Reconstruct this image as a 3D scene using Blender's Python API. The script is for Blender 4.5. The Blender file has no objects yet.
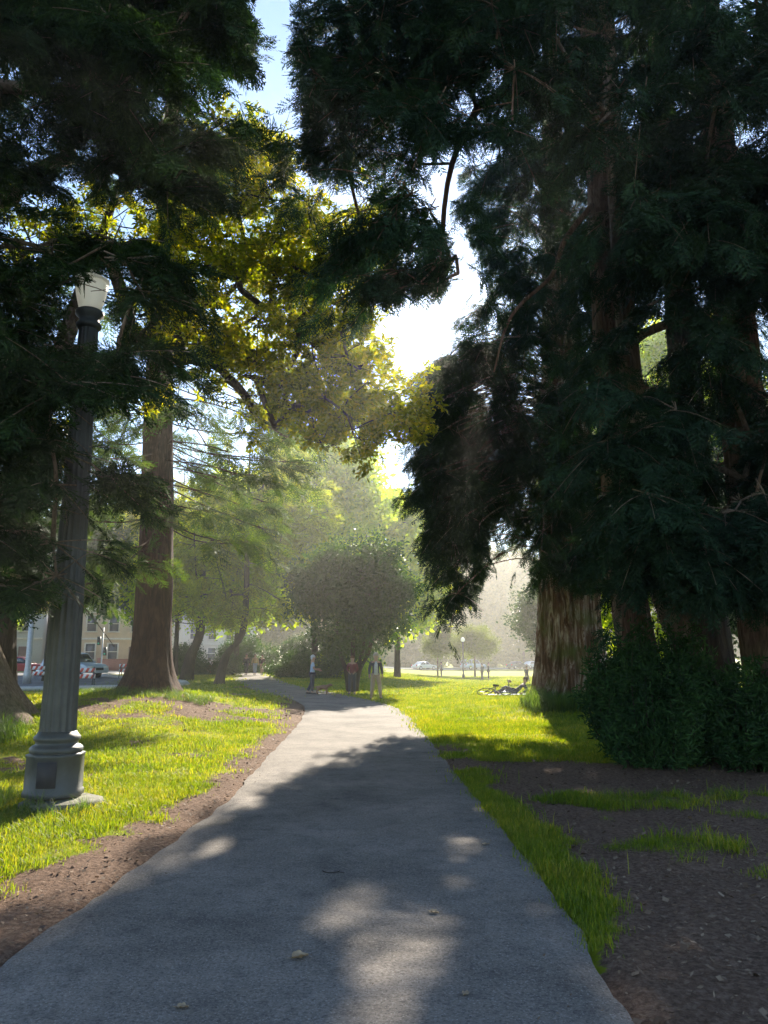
import bpy, bmesh, math, numpy as np
from math import radians as R, sin, cos, tan, pi
from mathutils import Vector, Matrix
rng = np.random.default_rng(7)
C = bpy.context.scene.collection
SC = bpy.context.scene

# ------------------------------------------------------------------ view geometry
CAMH, F, PITCH = 1.6, 768.0, R(10.77)
SUN_AZ, SUN_EL = R(9.3), R(28)
def ss(a, b, x):
    t = np.clip((np.asarray(x, float) - a) / (b - a), 0, 1)
    return t * t * (3 - 2 * t)
def hnoise(ix, iy, iz, seed=0):
    h = (ix.astype(np.int64) * 374761393 + iy.astype(np.int64) * 668265263 + iz.astype(np.int64) * 2147483647 + seed * 1442695041) & 0xffffffff
    h = ((h ^ (h >> 13)) * 1274126177) & 0xffffffff
    return ((h ^ (h >> 16)) & 0xffffff) / float(0xffffff)
def vnoise(x, y, z=0.0, seed=0):
    x = np.asarray(x, float); y = np.asarray(y, float) + 0 * x; z = np.asarray(z, float) + 0 * x
    xi, yi, zi = np.floor(x), np.floor(y), np.floor(z)
    fx, fy, fz = x - xi, y - yi, z - zi
    fx, fy, fz = [f * f * (3 - 2 * f) for f in (fx, fy, fz)]
    r = 0
    for a in (0, 1):
        for b in (0, 1):
            for c in (0, 1):
                w = (fx if a else 1 - fx) * (fy if b else 1 - fy) * (fz if c else 1 - fz)
                r = r + w * hnoise(xi + a, yi + b, zi + c, seed)
    return r
def fbm(x, y, z=0.0, o=4, seed=0):
    s = 0; a = .5; t = 0
    for k in range(o):
        s = s + a * vnoise(x * 2 ** k, y * 2 ** k, np.asarray(z) * 2 ** k, seed + k); t += a; a *= .5
    return s / t

def hgt(x, y):
    x = np.asarray(x, float); y = np.asarray(y, float)
    h = .62 * np.exp(-(((x + 6.6) / 4.0) ** 2 + ((y - 22.5) / 5.0) ** 2))
    h = h + .45 * np.exp(-(((x + 9.8) / 3.6) ** 2 + ((y - 17) / 5.0) ** 2))
    h = h * (1 - np.exp(-((x + .5) / 2.6) ** 2))
    h = h - .5 * ss(35, 75, y) * ss(-2, 8, x) + .2 * ss(35, 60, y) * ss(2, -8, x)
    h = h + .25 * np.exp(-(((x - 5.6) / 2.4) ** 2 + ((y - 24.5) / 3.0) ** 2))
    h = h + .12 * np.exp(-(((x - 5.5) / 2.4) ** 2 + ((y - 12.8) / 2.2) ** 2))
    return h
def ray(px, py):
    a, b = px - 384.0, 512.0 - py
    return np.array([a, F * cos(PITCH) - b * sin(PITCH), F * sin(PITCH) + b * cos(PITCH)])
def at(px, py, d):                     # the place seen at a pixel, d metres ahead
    r = ray(px, py)
    return np.array([r[0] * d / r[1], d, CAMH + r[2] * d / r[1]])
def gp(px, py):                        # the same on the ground
    r = ray(px, py)
    d = np.concatenate([np.arange(1, 60, .05), np.arange(60, 400, .5)])
    z = CAMH + r[2] / r[1] * d; x = r[0] / r[1] * d
    k = np.argmax(z <= hgt(x, d))
    return np.array([x[k], d[k], float(hgt(x[k], d[k]))])
def proj(P):
    P = np.asarray(P, float)
    x, y, z = P[..., 0], P[..., 1], P[..., 2] - CAMH
    f = y * cos(PITCH) + z * sin(PITCH); u = -y * sin(PITCH) + z * cos(PITCH)
    f = np.where(f < .05, .05, f)
    return 384 + F * x / f, 512 - F * u / f
def inpoly(px, py, poly):
    c = np.zeros(np.shape(px), bool); n = len(poly)
    for i in range(n):
        x0, y0 = poly[i]; x1, y1 = poly[(i + 1) % n]
        if y0 == y1: continue
        m = ((y0 > py) != (y1 > py)) & (px < (x1 - x0) * (py - y0) / (y1 - y0) + x0)
        c ^= m
    return c

# ------------------------------------------------------------------ mesh collecting
class MB:
    def __init__(s): s.V = []; s.T = []; s.Q = []; s.n = 0
    def add(s, v, t=None, q=None):
        v = np.asarray(v, float).reshape(-1, 3)
        if t is not None and len(t): s.T.append(np.asarray(t, int).reshape(-1, 3) + s.n)
        if q is not None and len(q): s.Q.append(np.asarray(q, int).reshape(-1, 4) + s.n)
        s.V.append(v); s.n += len(v); return s
    def box(s, c, d, rz=0, M=None):
        v = np.array([[x, y, z] for x in (-.5, .5) for y in (-.5, .5) for z in (-.5, .5)]) * np.array(d)
        q = [[0, 1, 3, 2], [4, 6, 7, 5], [0, 4, 5, 1], [2, 3, 7, 6], [0, 2, 6, 4], [1, 5, 7, 3]]
        if rz:
            a = np.array([[cos(rz), -sin(rz), 0], [sin(rz), cos(rz), 0], [0, 0, 1]]); v = v @ a.T
        if M is not None: v = v @ np.array(M).T
        return s.add(v + np.array(c), q=q)
    def tube(s, P, r, seg=6, cap=True, sc=(1, 1)):
        P = np.asarray(P, float); n = len(P); r = np.broadcast_to(np.asarray(r, float), (n,))
        T = np.gradient(P, axis=0); T /= np.linalg.norm(T, axis=1)[:, None] + 1e-9
        up = np.array([0, 0, 1.]) if abs(T[0][2]) < .9 else np.array([1., 0, 0])
        N = np.cross(up, T[0]); N /= np.linalg.norm(N); rows = []
        a = np.linspace(0, 2 * pi, seg, endpoint=False)
        for i in range(n):
            N = N - T[i] * N.dot(T[i]); N /= np.linalg.norm(N) + 1e-9; B = np.cross(T[i], N)
            rows.append(P[i] + r[i] * (np.cos(a)[:, None] * N * sc[0] + np.sin(a)[:, None] * B * sc[1]))
        V = np.concatenate(rows); i = np.arange(n - 1)[:, None] * seg; k = np.arange(seg)[None, :]; k2 = (k + 1) % seg
        Q = np.stack([i + k, i + k2, i + seg + k2, i + seg + k], -1).reshape(-1, 4); T3 = []
        if cap:
            V = np.concatenate([V, [P[0]], [P[-1]]]); b = (n - 1) * seg
            for j in range(seg):
                T3.append([n * seg, (j + 1) % seg, j]); T3.append([n * seg + 1, b + j, b + (j + 1) % seg])
        return s.add(V, t=T3, q=Q)
    def lathe(s, prof, c, seg=24, sq=None, rot=0):
        prof = np.asarray(prof, float); n = len(prof); a = np.linspace(0, 2 * pi, seg, endpoint=False) + rot
        V = np.concatenate([np.stack([p[0] * np.cos(a), p[0] * np.sin(a), 0 * a + p[1]], 1) for p in prof]) + np.array(c)
        i = np.arange(n - 1)[:, None] * seg; k = np.arange(seg)[None, :]; k2 = (k + 1) % seg
        Q = np.stack([i + k, i + k2, i + seg + k2, i + seg + k], -1).reshape(-1, 4)
        V = np.concatenate([V, [np.array(c) + [0, 0, prof[0][1]]], [np.array(c) + [0, 0, prof[-1][1]]]]); b = (n - 1) * seg; T = []
        for j in range(seg):
            T.append([n * seg, (j + 1) % seg, j]); T.append([n * seg + 1, b + j, b + (j + 1) % seg])
        return s.add(V, t=T, q=Q)
    def ball(s, c, r, seg=12):
        t = np.linspace(-pi / 2, pi / 2, seg // 2 + 2)[1:-1]
        r = np.broadcast_to(np.asarray(r, float), (3,)); m = MB()
        m.lathe([(cos(a), sin(a)) for a in t], (0, 0, 0), seg)
        v = m.V[0]; v[-2, 2] = -1; v[-1, 2] = 1
        return s.add(v * r + np.array(c), t=m.T[0], q=m.Q[0])
    def build(s, name, mat, parent=None, smooth=False, loc=None):
        V = np.concatenate(s.V) if s.V else np.zeros((0, 3))
        if loc is not None: V = V - np.array(loc)
        T = np.concatenate(s.T) if s.T else np.zeros((0, 3), int); Q = np.concatenate(s.Q) if s.Q else np.zeros((0, 4), int)
        me = bpy.data.meshes.new(name); me.vertices.add(len(V)); me.vertices.foreach_set('co', V.astype(np.float32).ravel())
        me.loops.add(T.size + Q.size); me.polygons.add(len(T) + len(Q))
        me.loops.foreach_set('vertex_index', np.concatenate([T.ravel(), Q.ravel()]).astype(np.int32))
        st = np.concatenate([np.arange(len(T)) * 3, T.size + np.arange(len(Q)) * 4]).astype(np.int32)
        me.polygons.foreach_set('loop_start', st)
        me.update(calc_edges=True)
        if smooth: me.polygons.foreach_set('use_smooth', np.ones(len(T) + len(Q), bool))
        me.materials.append(mat)
        o = bpy.data.objects.new(name, me); C.objects.link(o)
        if loc is not None: o.location = loc
        if parent is not None: o.parent = parent
        return o
def tag(o, label=None, cat=None, group=None, kind=None):
    if label: o['label'] = label
    if cat: o['category'] = cat
    if group: o['group'] = group
    if kind: o['kind'] = kind
    return o
def thing(name, label, cat, loc, rz=0, group=None):
    o = bpy.data.objects.new(name, None); C.objects.link(o); o.location = loc; o.rotation_euler = (0, 0, rz)
    o.empty_display_size = .2
    return tag(o, label, cat, group)
def dup(root, loc, rz=None, label=None, scale=None):
    r = root.copy(); C.objects.link(r); r.location = loc
    if rz is not None: r.rotation_euler = (0, 0, rz)
    if scale: r.scale = (scale,) * 3
    if label: r['label'] = label
    for ch in list(root.children):
        c = ch.copy(); C.objects.link(c); c.parent = r
        for g in ch.children:
            d = g.copy(); C.objects.link(d); d.parent = c
    return r
def tile(mb, proto, M, P):
    V, Q = proto; n = len(P)
    W = np.einsum('nij,kj->nki', M, V) + P[:, None, :]
    mb.add(W.reshape(-1, 3), q=(Q[None] + (np.arange(n) * len(V))[:, None, None]).reshape(-1, 4))
def frames(D, up=None, roll=None, s=None, g=rng):
    D = D / (np.linalg.norm(D, axis=1)[:, None] + 1e-9); n = len(D)
    U = np.tile([0, 0, 1.], (n, 1)) if up is None else up
    Y = np.cross(U, D); l = np.linalg.norm(Y, axis=1)[:, None]; Y = np.where(l < 1e-3, [[1., 0, 0]], Y / (l + 1e-9)); Z = np.cross(D, Y)
    if roll is not None:
        c, t = np.cos(roll)[:, None], np.sin(roll)[:, None]; Y, Z = Y * c + Z * t, Z * c - Y * t
    M = np.stack([D, Y, Z], -1)
    return M if s is None else M * s[:, None, None]

# ------------------------------------------------------------------ materials
def newmat(name):
    m = bpy.data.materials.new(name); m.use_nodes = True; nt = m.node_tree; nt.nodes.clear()
    return m, nt, nt.nodes.new('ShaderNodeOutputMaterial')
def nd(nt, t, **k):
    n = nt.nodes.new(t)
    for a, b in k.items():
        if a.startswith('i_'):
            key = a[2:].replace('_', ' '); n.inputs[int(key) if key.isdigit() else key].default_value = b
        else: setattr(n, a, b)
    return n
def ramp(nt, stops, fac=None):
    n = nt.nodes.new('ShaderNodeValToRGB'); e = n.color_ramp.elements
    while len(e) < len(stops): e.new(.5)
    for i, (p, c) in enumerate(stops):
        e[i].position = p; e[i].color = (*c, 1) if len(c) == 3 else c
    if fac is not None: nt.links.new(fac, n.inputs[0])
    return n
def leafmat(name, c0, c1, c2, tr=.35, rough=.5, trcol=None, spec=.3):
    m, nt, out = newmat(name); L = nt.links.new
    g = nd(nt, 'ShaderNodeNewGeometry'); tc = nd(nt, 'ShaderNodeTexCoord')
    n = nd(nt, 'ShaderNodeTexNoise', i_Scale=.7, i_Detail=2.0); L(tc.outputs['Object'], n.inputs['Vector'])
    mx = nd(nt, 'ShaderNodeMath', operation='MULTIPLY_ADD', i_1=.6); L(g.outputs['Random Per Island'], mx.inputs[0])
    m2 = nd(nt, 'ShaderNodeMath', operation='MULTIPLY_ADD', i_1=.9, i_2=-.25); L(n.outputs[0], m2.inputs[0]); L(m2.outputs[0], mx.inputs[2])
    rp = ramp(nt, [(0, c0), (.5, c1), (1, c2)], mx.outputs[0])
    p = nd(nt, 'ShaderNodeBsdfPrincipled', i_Roughness=rough); p.inputs['Specular IOR Level'].default_value = spec
    L(rp.outputs[0], p.inputs['Base Color'])
    t = nd(nt, 'ShaderNodeBsdfTranslucent')
    hs = nd(nt, 'ShaderNodeMix', data_type='RGBA', blend_type='MULTIPLY'); hs.inputs[0].default_value = 1
    L(rp.outputs[0], hs.inputs[6]); hs.inputs[7].default_value = (*(trcol or (1.6, 1.9, .7)), 1)
    L(hs.outputs[2], t.inputs[0])
    ms = nd(nt, 'ShaderNodeMixShader', i_0=tr); L(p.outputs[0], ms.inputs[1]); L(t.outputs[0], ms.inputs[2]); L(ms.outputs[0], out.inputs[0])
    return m
def plain(name, col, rough=.6, metal=0, var=.15, scale=8., bump=0., bscale=40., spec=.5, stretch=(1, 1, 1), col2=None):
    m, nt, out = newmat(name); L = nt.links.new
    tc = nd(nt, 'ShaderNodeTexCoord'); mp = nd(nt, 'ShaderNodeMapping'); mp.inputs['Scale'].default_value = stretch
    L(tc.outputs['Object'], mp.inputs[0])
    n = nd(nt, 'ShaderNodeTexNoise', i_Scale=scale, i_Detail=5.0, i_Roughness=.6); L(mp.outputs[0], n.inputs['Vector'])
    a = [max(0, c * (1 - var)) for c in col]; b = col2 or [min(1, c * (1 + var)) for c in col]
    rp = ramp(nt, [(.3, a), (.7, b)], n.outputs[0])
    p = nd(nt, 'ShaderNodeBsdfPrincipled', i_Roughness=rough, i_Metallic=metal); p.inputs['Specular IOR Level'].default_value = spec
    L(rp.outputs[0], p.inputs['Base Color'])
    if bump:
        n2 = nd(nt, 'ShaderNodeTexNoise', i_Scale=bscale, i_Detail=4.0); L(mp.outputs[0], n2.inputs['Vector'])
        bp = nd(nt, 'ShaderNodeBump', i_Strength=bump, i_Distance=.01); L(n2.outputs[0], bp.inputs['Height']); L(bp.outputs[0], p.inputs['Normal'])
    L(p.outputs[0], out.inputs[0]); return m
def barkmat(name, c0, c1, c2, moss=0., sc=5.):
    m, nt, out = newmat(name); L = nt.links.new
    tc = nd(nt, 'ShaderNodeTexCoord'); mp = nd(nt, 'ShaderNodeMapping'); mp.inputs['Scale'].default_value = (1, 1, .17); L(tc.outputs['Object'], mp.inputs[0])
    n = nd(nt, 'ShaderNodeTexNoise', i_Scale=sc * 2.0, i_Detail=8.0, i_Roughness=.72, i_Distortion=1.2); L(mp.outputs[0], n.inputs['Vector'])
    rp = ramp(nt, [(.32, c0), (.5, c1), (.72, c2)], n.outputs[0])
    p = nd(nt, 'ShaderNodeBsdfPrincipled', i_Roughness=.9); p.inputs['Specular IOR Level'].default_value = .15
    last = rp.outputs[0]
    if moss:
        n3 = nd(nt, 'ShaderNodeTexNoise', i_Scale=1.3, i_Detail=5.0); L(tc.outputs['Object'], n3.inputs['Vector'])
        r3 = ramp(nt, [(.5, (0, 0, 0)), (.68, (moss,) * 3)], n3.outputs[0])
        mx = nd(nt, 'ShaderNodeMix', data_type='RGBA'); L(r3.outputs[0], mx.inputs[0]); L(last, mx.inputs[6]); mx.inputs[7].default_value = (.10, .12, .03, 1); last = mx.outputs[2]
    L(last, p.inputs['Base Color'])
    n2 = nd(nt, 'ShaderNodeTexNoise', i_Scale=sc * 6, i_Detail=6.0, i_Roughness=.7); L(mp.outputs[0], n2.inputs['Vector'])
    bp = nd(nt, 'ShaderNodeBump', i_Strength=1.0, i_Distance=.05); L(n2.outputs[0], bp.inputs['Height']); L(bp.outputs[0], p.inputs['Normal'])
    L(p.outputs[0], out.inputs[0]); return m
M = {}
M['conifer'] = leafmat('dark_needles', (.008, .018, .007), (.016, .036, .013), (.050, .082, .022), .24, .7, None, .08)
M['conifer_blue'] = leafmat('blue_green_needles', (.012, .018, .009), (.015, .037, .020), (.040, .072, .032), .2, .7, None, .08)
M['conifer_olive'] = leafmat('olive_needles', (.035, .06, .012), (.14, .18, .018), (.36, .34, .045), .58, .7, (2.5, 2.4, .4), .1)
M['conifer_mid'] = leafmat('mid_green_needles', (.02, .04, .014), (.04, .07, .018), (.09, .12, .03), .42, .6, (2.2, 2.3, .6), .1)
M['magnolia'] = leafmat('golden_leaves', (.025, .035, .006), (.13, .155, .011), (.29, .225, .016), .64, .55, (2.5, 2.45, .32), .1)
M['broad'] = leafmat('green_leaves', (.07, .13, .015), (.20, .27, .018), (.42, .42, .035), .64, .7, (2.6, 2.6, .35), .1)
M['broad_dark'] = leafmat('dark_leaves', (.015, .035, .012), (.03, .06, .018), (.06, .09, .025), .35, .5, (2., 2.4, .5), .2)
M['far'] = leafmat('far_leaves', (.04, .07, .018), (.08, .11, .025), (.13, .15, .03), .5, .7, (2.4, 2.3, .6), .1)
M['shrub'] = leafmat('shrub_leaves', (.012, .032, .012), (.028, .07, .022), (.07, .14, .04), .3, .6, (1.6, 1.9, .7), .12)
M['grass'] = leafmat('grass_blades', (.055, .10, .012), (.13, .19, .014), (.36, .30, .06), .52, .5, (2.0, 1.85, .35))
M['grass_tall'] = leafmat('tall_grass', (.04, .08, .02), (.08, .13, .03), (.15, .18, .05), .45, .5, (1.6, 1.7, .5))
M['litter'] = leafmat('dry_litter', (.05, .028, .018), (.13, .08, .05), (.33, .24, .16), .1, .8, (1, .9, .6))
M['bark_red'] = barkmat('redwood_bark', (.014, .007, .005), (.055, .026, .017), (.13, .07, .048))
M['bark_brown'] = barkmat('brown_redwood_bark', (.03, .018, .012), (.13, .078, .055), (.30, .21, .16), .3)  # lighter, less red bark for trunks of the ring
M['bark_mix'] = barkmat('old_redwood_bark', (.035, .02, .012), (.15, .085, .05), (.62, .55, .47), .8, 3.2)
M['bark_grey'] = barkmat('grey_brown_bark', (.05, .035, .026), (.18, .13, .095), (.34, .27, .21), .3)
M['bark_dark'] = barkmat('dark_bark', (.015, .012, .01), (.04, .03, .022), (.08, .06, .045), .3)
M['lamp_stone'] = plain('lamp_concrete', (.06, .065, .062), .5, 0, .35, 3., .3, 90.)
M['plinth'] = plain('plinth_concrete', (.13, .125, .09), .9, 0, .45, 5., .6, 50.)
M['metal'] = plain('dark_metal', (.08, .085, .09), .45, .7)
M['galv'] = plain('galvanised_metal', (.42, .43, .44), .5, .5)

def asphalt(name, c, sp, edge=False):
    m, nt, out = newmat(name); L = nt.links.new
    tc = nd(nt, 'ShaderNodeTexCoord')
    n = nd(nt, 'ShaderNodeTexNoise', i_Scale=.9, i_Detail=7.0, i_Roughness=.62); L(tc.outputs['Object'], n.inputs['Vector'])
    f = nd(nt, 'ShaderNodeTexNoise', i_Scale=55., i_Detail=3.0, i_Roughness=.75); L(tc.outputs['Object'], f.inputs['Vector'])
    v = nd(nt, 'ShaderNodeTexVoronoi', i_Scale=150.); L(tc.outputs['Object'], v.inputs['Vector'])
    r1 = ramp(nt, [(.3, [k * .62 for k in c]), (.5, c), (.7, [k * 1.3 for k in c])], n.outputs[0])
    r2 = ramp(nt, [(.34, (.55, .55, .55)), (.5, (1, 1, 1)), (.68, (1.3, 1.29, 1.26))], f.outputs[0])
    m1 = nd(nt, 'ShaderNodeMix', data_type='RGBA', blend_type='MULTIPLY'); m1.inputs[0].default_value = 1; L(r1.outputs[0], m1.inputs[6]); L(r2.outputs[0], m1.inputs[7])
    r3 = ramp(nt, [(0, (sp, sp, sp)), (.16, (0, 0, 0))], v.outputs['Color']); 
    bw = nd(nt, 'ShaderNodeSeparateColor'); L(v.outputs['Color'], bw.inputs[0]); L(bw.outputs[0], r3.inputs[0])
    m2 = nd(nt, 'ShaderNodeMix', data_type='RGBA'); L(r3.outputs[0], m2.inputs[0]); L(m1.outputs[2], m2.inputs[6]); m2.inputs[7].default_value = (.5, .47, .42, 1)
    dn = nd(nt, 'ShaderNodeTexNoise', i_Scale=3., i_Detail=6.0); L(tc.outputs['Object'], dn.inputs['Vector'])
    vm = nd(nt, 'ShaderNodeVectorMath', operation='MULTIPLY_ADD'); vm.inputs[1].default_value = (.5, .5, 0); L(dn.outputs['Color'], vm.inputs[0]); L(tc.outputs['Object'], vm.inputs[2])
    ve = nd(nt, 'ShaderNodeTexVoronoi', feature='DISTANCE_TO_EDGE', i_Scale=.42); L(vm.outputs[0], ve.inputs['Vector'])
    ck = ramp(nt, [(0, (.82, .82, .82)), (.005, (1, 1, 1))], ve.outputs['Distance'])
    bn = nd(nt, 'ShaderNodeTexNoise', i_Scale=5., i_Detail=6.0, i_Roughness=.7); L(tc.outputs['Object'], bn.inputs['Vector'])
    bl = ramp(nt, [(.3, (.72, .72, .73)), (.48, (1, 1, 1)), (.7, (1.12, 1.1, 1.07))], bn.outputs[0])
    m3 = nd(nt, 'ShaderNodeMix', data_type='RGBA', blend_type='MULTIPLY'); m3.inputs[0].default_value = 1; L(m2.outputs[2], m3.inputs[6]); L(ck.outputs[0], m3.inputs[7])
    m4 = nd(nt, 'ShaderNodeMix', data_type='RGBA', blend_type='MULTIPLY'); m4.inputs[0].default_value = 1; L(m3.outputs[2], m4.inputs[6]); L(bl.outputs[0], m4.inputs[7])
    p = nd(nt, 'ShaderNodeBsdfPrincipled', i_Roughness=.9); p.inputs['Specular IOR Level'].default_value = .15; L(m4.outputs[2], p.inputs['Base Color'])
    bp = nd(nt, 'ShaderNodeBump', i_Strength=.8, i_Distance=.006); L(f.outputs[0], bp.inputs['Height'])
    bp2 = nd(nt, 'ShaderNodeBump', i_Strength=.5, i_Distance=.05); L(n.outputs[0], bp2.inputs['Height']); L(bp.outputs[0], bp2.inputs['Normal']); L(bp2.outputs[0], p.inputs['Normal'])
    L(p.outputs[0], out.inputs[0]); return m
M['path'] = asphalt('path_asphalt', (.176, .153, .134), .35)
M['road'] = asphalt('road_asphalt', (.15, .15, .155), .2)

def groundmat():
    m, nt, out = newmat('park_ground'); L = nt.links.new
    tc = nd(nt, 'ShaderNodeTexCoord'); at_ = nd(nt, 'ShaderNodeAttribute', attribute_name='dirt')
    n = nd(nt, 'ShaderNodeTexNoise', i_Scale=2.2, i_Detail=8.0, i_Roughness=.7); L(tc.outputs['Object'], n.inputs['Vector'])
    nf = nd(nt, 'ShaderNodeTexNoise', i_Scale=14., i_Detail=6.0, i_Roughness=.7); L(tc.outputs['Object'], nf.inputs['Vector']); av = nd(nt, 'ShaderNodeMath', operation='ADD'); L(n.outputs[0], av.inputs[0]); L(nf.outputs[0], av.inputs[1])
    a = nd(nt, 'ShaderNodeMath', operation='MULTIPLY_ADD', i_1=1.3, i_2=-1.2); L(av.outputs[0], a.inputs[0])
    b = nd(nt, 'ShaderNodeMath', operation='ADD', use_clamp=True); L(a.outputs[0], b.inputs[0]); L(at_.outputs['Fac'], b.inputs[1])
    k = ramp(nt, [(.38, (0, 0, 0)), (.6, (1, 1, 1))], b.outputs[0])
    n2 = nd(nt, 'ShaderNodeTexNoise', i_Scale=26., i_Detail=8.0, i_Roughness=.75); L(tc.outputs['Object'], n2.inputs['Vector'])
    d = ramp(nt, [(.3, (.05, .032, .022)), (.5, (.17, .105, .072)), (.66, (.29, .195, .14)), (.78, (.44, .34, .25))], n2.outputs[0])
    n3 = nd(nt, 'ShaderNodeTexNoise', i_Scale=.35, i_Detail=8.0, i_Roughness=.7); L(tc.outputs['Object'], n3.inputs['Vector'])
    g = ramp(nt, [(.3, (.13, .17, .010)), (.5, (.24, .27, .014)), (.7, (.36, .32, .035))], n3.outputs[0])
    mx = nd(nt, 'ShaderNodeMix', data_type='RGBA'); L(k.outputs[0], mx.inputs[0]); L(g.outputs[0], mx.inputs[6]); L(d.outputs[0], mx.inputs[7])
    p = nd(nt, 'ShaderNodeBsdfPrincipled', i_Roughness=.95); p.inputs['Specular IOR Level'].default_value = .1; L(mx.outputs[2], p.inputs['Base Color'])
    bp = nd(nt, 'ShaderNodeBump', i_Strength=1., i_Distance=.04); L(n2.outputs[0], bp.inputs['Height']); L(bp.outputs[0], p.inputs['Normal'])
    L(p.outputs[0], out.inputs[0]); return m
M['ground'] = groundmat()

# ------------------------------------------------------------------ ground, path, road
PL = np.array([(-3, -2.2, 1.1), (2, -2.12, 1.1), (3.8, -2.05, 1.13), (6, -1.95, 1.18), (9.3, -1.8, 1.08), (12.8, -1.92, .97), (15.8, -1.98, .91), (20.9, -2.15, .74), (25.7, -2.6, .42)])
cen = [((a + b) / 2, d) for d, a, b in PL] + [(-2.0, 30.5), (-3.6, 36), (-5.9, 43), (-8.3, 52), (-11.2, 66), (-16, 90), (-24, 120)]
wid = [(b - a) for d, a, b in PL] + [3.0, 3.0, 3.0, 3.0, 3.1, 3.1, 3.1]
def catmull(P, n=8):
    P = np.asarray(P, float); Q = np.vstack([2 * P[0] - P[1], P, 2 * P[-1] - P[-2]]); o = []
    for i in range(1, len(Q) - 2):
        for t in np.linspace(0, 1, n, endpoint=False):
            a, b, c, d = Q[i - 1:i + 3]
            o.append(.5 * ((2 * b) + (c - a) * t + (2 * a - 5 * b + 4 * c - d) * t * t + (3 * b - a - 3 * c + d) * t ** 3))
    o.append(P[-1]); return np.array(o)
CL = catmull([(*c, w) for c, w in zip(cen, wid)], 24)
CT = np.gradient(CL[:, :2], axis=0); CT /= np.linalg.norm(CT, axis=1)[:, None]
CN = np.stack([CT[:, 1], -CT[:, 0]], 1)         # to the right
def pathdist(x, y):                             # signed distance outside the path edge, and side (+1 right)
    x = np.atleast_1d(x).astype(float); y = np.atleast_1d(y).astype(float)
    D = np.full(x.shape, 1e9); S = np.zeros(x.shape)
    near = (np.abs(x) < 40) & (y < 125) & (y > -6); idx = np.where(near)[0]
    for ch in np.array_split(idx, max(1, len(idx) // 20000)):
        dx = x[ch, None] - CL[None, ::3, 0]; dy = y[ch, None] - CL[None, ::3, 1]
        r = np.hypot(dx, dy); k = np.argmin(r, 1)
        lat = dx[np.arange(len(ch)), k] * CN[::3][k, 0] + dy[np.arange(len(ch)), k] * CN[::3][k, 1]
        D[ch] = np.abs(lat) - CL[::3, 2][k] / 2; S[ch] = np.sign(lat)
    return D, S
def dirt(x, y):                                 # 1 = bare soil, 0 = grass
    D, S = pathdist(x, y); n = fbm(x * .9, y * .9, 0, 4, 3); n2 = fbm(x * .45 + 9, y * .45, 0, 3, 11)
    wl = np.interp(y, [3, 5, 7, 9.5, 12, 16, 24, 32], [1.3, 1.0, .7, .55, .5, .5, .7, .3]) * (.45 + .9 * n); hf0 = fbm(x * 4, y * 4, 0, 4, 17)
    a = (S < 0) * ss(wl + .2, wl - .2, D + (hf0 - .5) * .8) * .9 * (y < 45)
    wr = np.interp(y, [3.5, 4.3, 5, 6.5, 9, 11], [-.35, -.12, .14, .38, .4, .35]); hf = fbm(x * 4, y * 4, 0, 4, 17)
    b1 = ss(-.1, .12, D - wr + (n - .5) * .5 + (hf - .5) * .35) * ss(12.8 + (n - .5) * 3, 11.6 + (n - .5) * 3, y) * (S > 0)
    b0 = ss(.9, .2, D) * ss(10.2, 10.8, y) * ss(16, 13.5, y) * (S > 0) * ss(.3, .55, n)   # the bare wedge where the verge ends
    patch = sum(np.exp(-(((x - cx) / rx) ** 2 + ((y - cy) / ry) ** 2)) for cx, cy, rx, ry in
                [(3.0, 9.1, .75, .35), (2.3, 9.3, .4, .28), (2.25, 6.95, .42, .32), (2.75, 7.1, .3, .22), (2.9, 6.2, .16, .14), (3.7, 8.3, .25, .2), (4.2, 9.4, .3, .2), (2.9, 4.9, .15, .1), (2.1, 4.1, .16, .08)])
    b = np.clip(b1 - 1.5 * ss(.25, .8, patch * (.5 + n) + (hf - .5) * 1.4) * b1, 0, 1)
    c = .75 * np.exp(-(((x + 5.7) / 2.6) ** 2 + ((y - 19.3) / 2.2) ** 2)) * ss(.3, .6, n) + .75 * ss(.5, .68, n2 * .6 + hf * .4) * (y < 60)
    e = .8 * np.exp(-(((x - 5.5) / 1.9) ** 2 + ((y - 12.8) / 1.5) ** 2))
    base = np.where(y < 3.2, .35, 0)
    return np.clip(np.maximum.reduce([a, b, b0, c * (S < 0) + .3 * c * (S > 0), e, base]), 0, 1)

def axis(lo, hi, c0, c1, fine, grow):
    o = list(np.arange(c0, c1 + fine / 2, fine)); s = fine; v = c1
    while v < hi: s *= grow; v += s; o.append(v)
    s = fine; v = c0; pre = []
    while v > lo: s *= grow; v -= s; pre.append(v)
    return np.array(pre[::-1] + o)
gx = axis(-700, 700, -6, 6.5, .11, 1.07); gy = axis(-60, 900, 2.5, 17, .11, 1.035)
X, Y = np.meshgrid(gx, gy); Z = hgt(X, Y)
near = np.exp(-((X / 25) ** 2)) * (Y < 45)
Dg, Sg = pathdist(X.ravel(), Y.ravel()); Dg = Dg.reshape(X.shape)
dm = dirt(X.ravel(), Y.ravel()).reshape(X.shape)
Z = Z + near * ((fbm(X * 1.2, Y * 1.2, 0, 3, 5) - .5) * .10 + (fbm(X * 6, Y * 6, 0, 3, 8) - .5) * .05 * dm) * ss(0, .5, Dg)
Z = Z - .05 * ss(.12, -.05, Dg)
ny, nx = X.shape; i = np.arange(ny - 1)[:, None] * nx; k = np.arange(nx - 1)[None]
g = MB().add(np.stack([X, Y, Z], -1).reshape(-1, 3), q=np.stack([i + k, i + k + 1, i + nx + k + 1, i + nx + k], -1).reshape(-1, 4))
go = g.build('ground', M['ground'], smooth=True); tag(go, 'park lawn with bare soil beside the path', 'ground', kind='structure')
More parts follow.
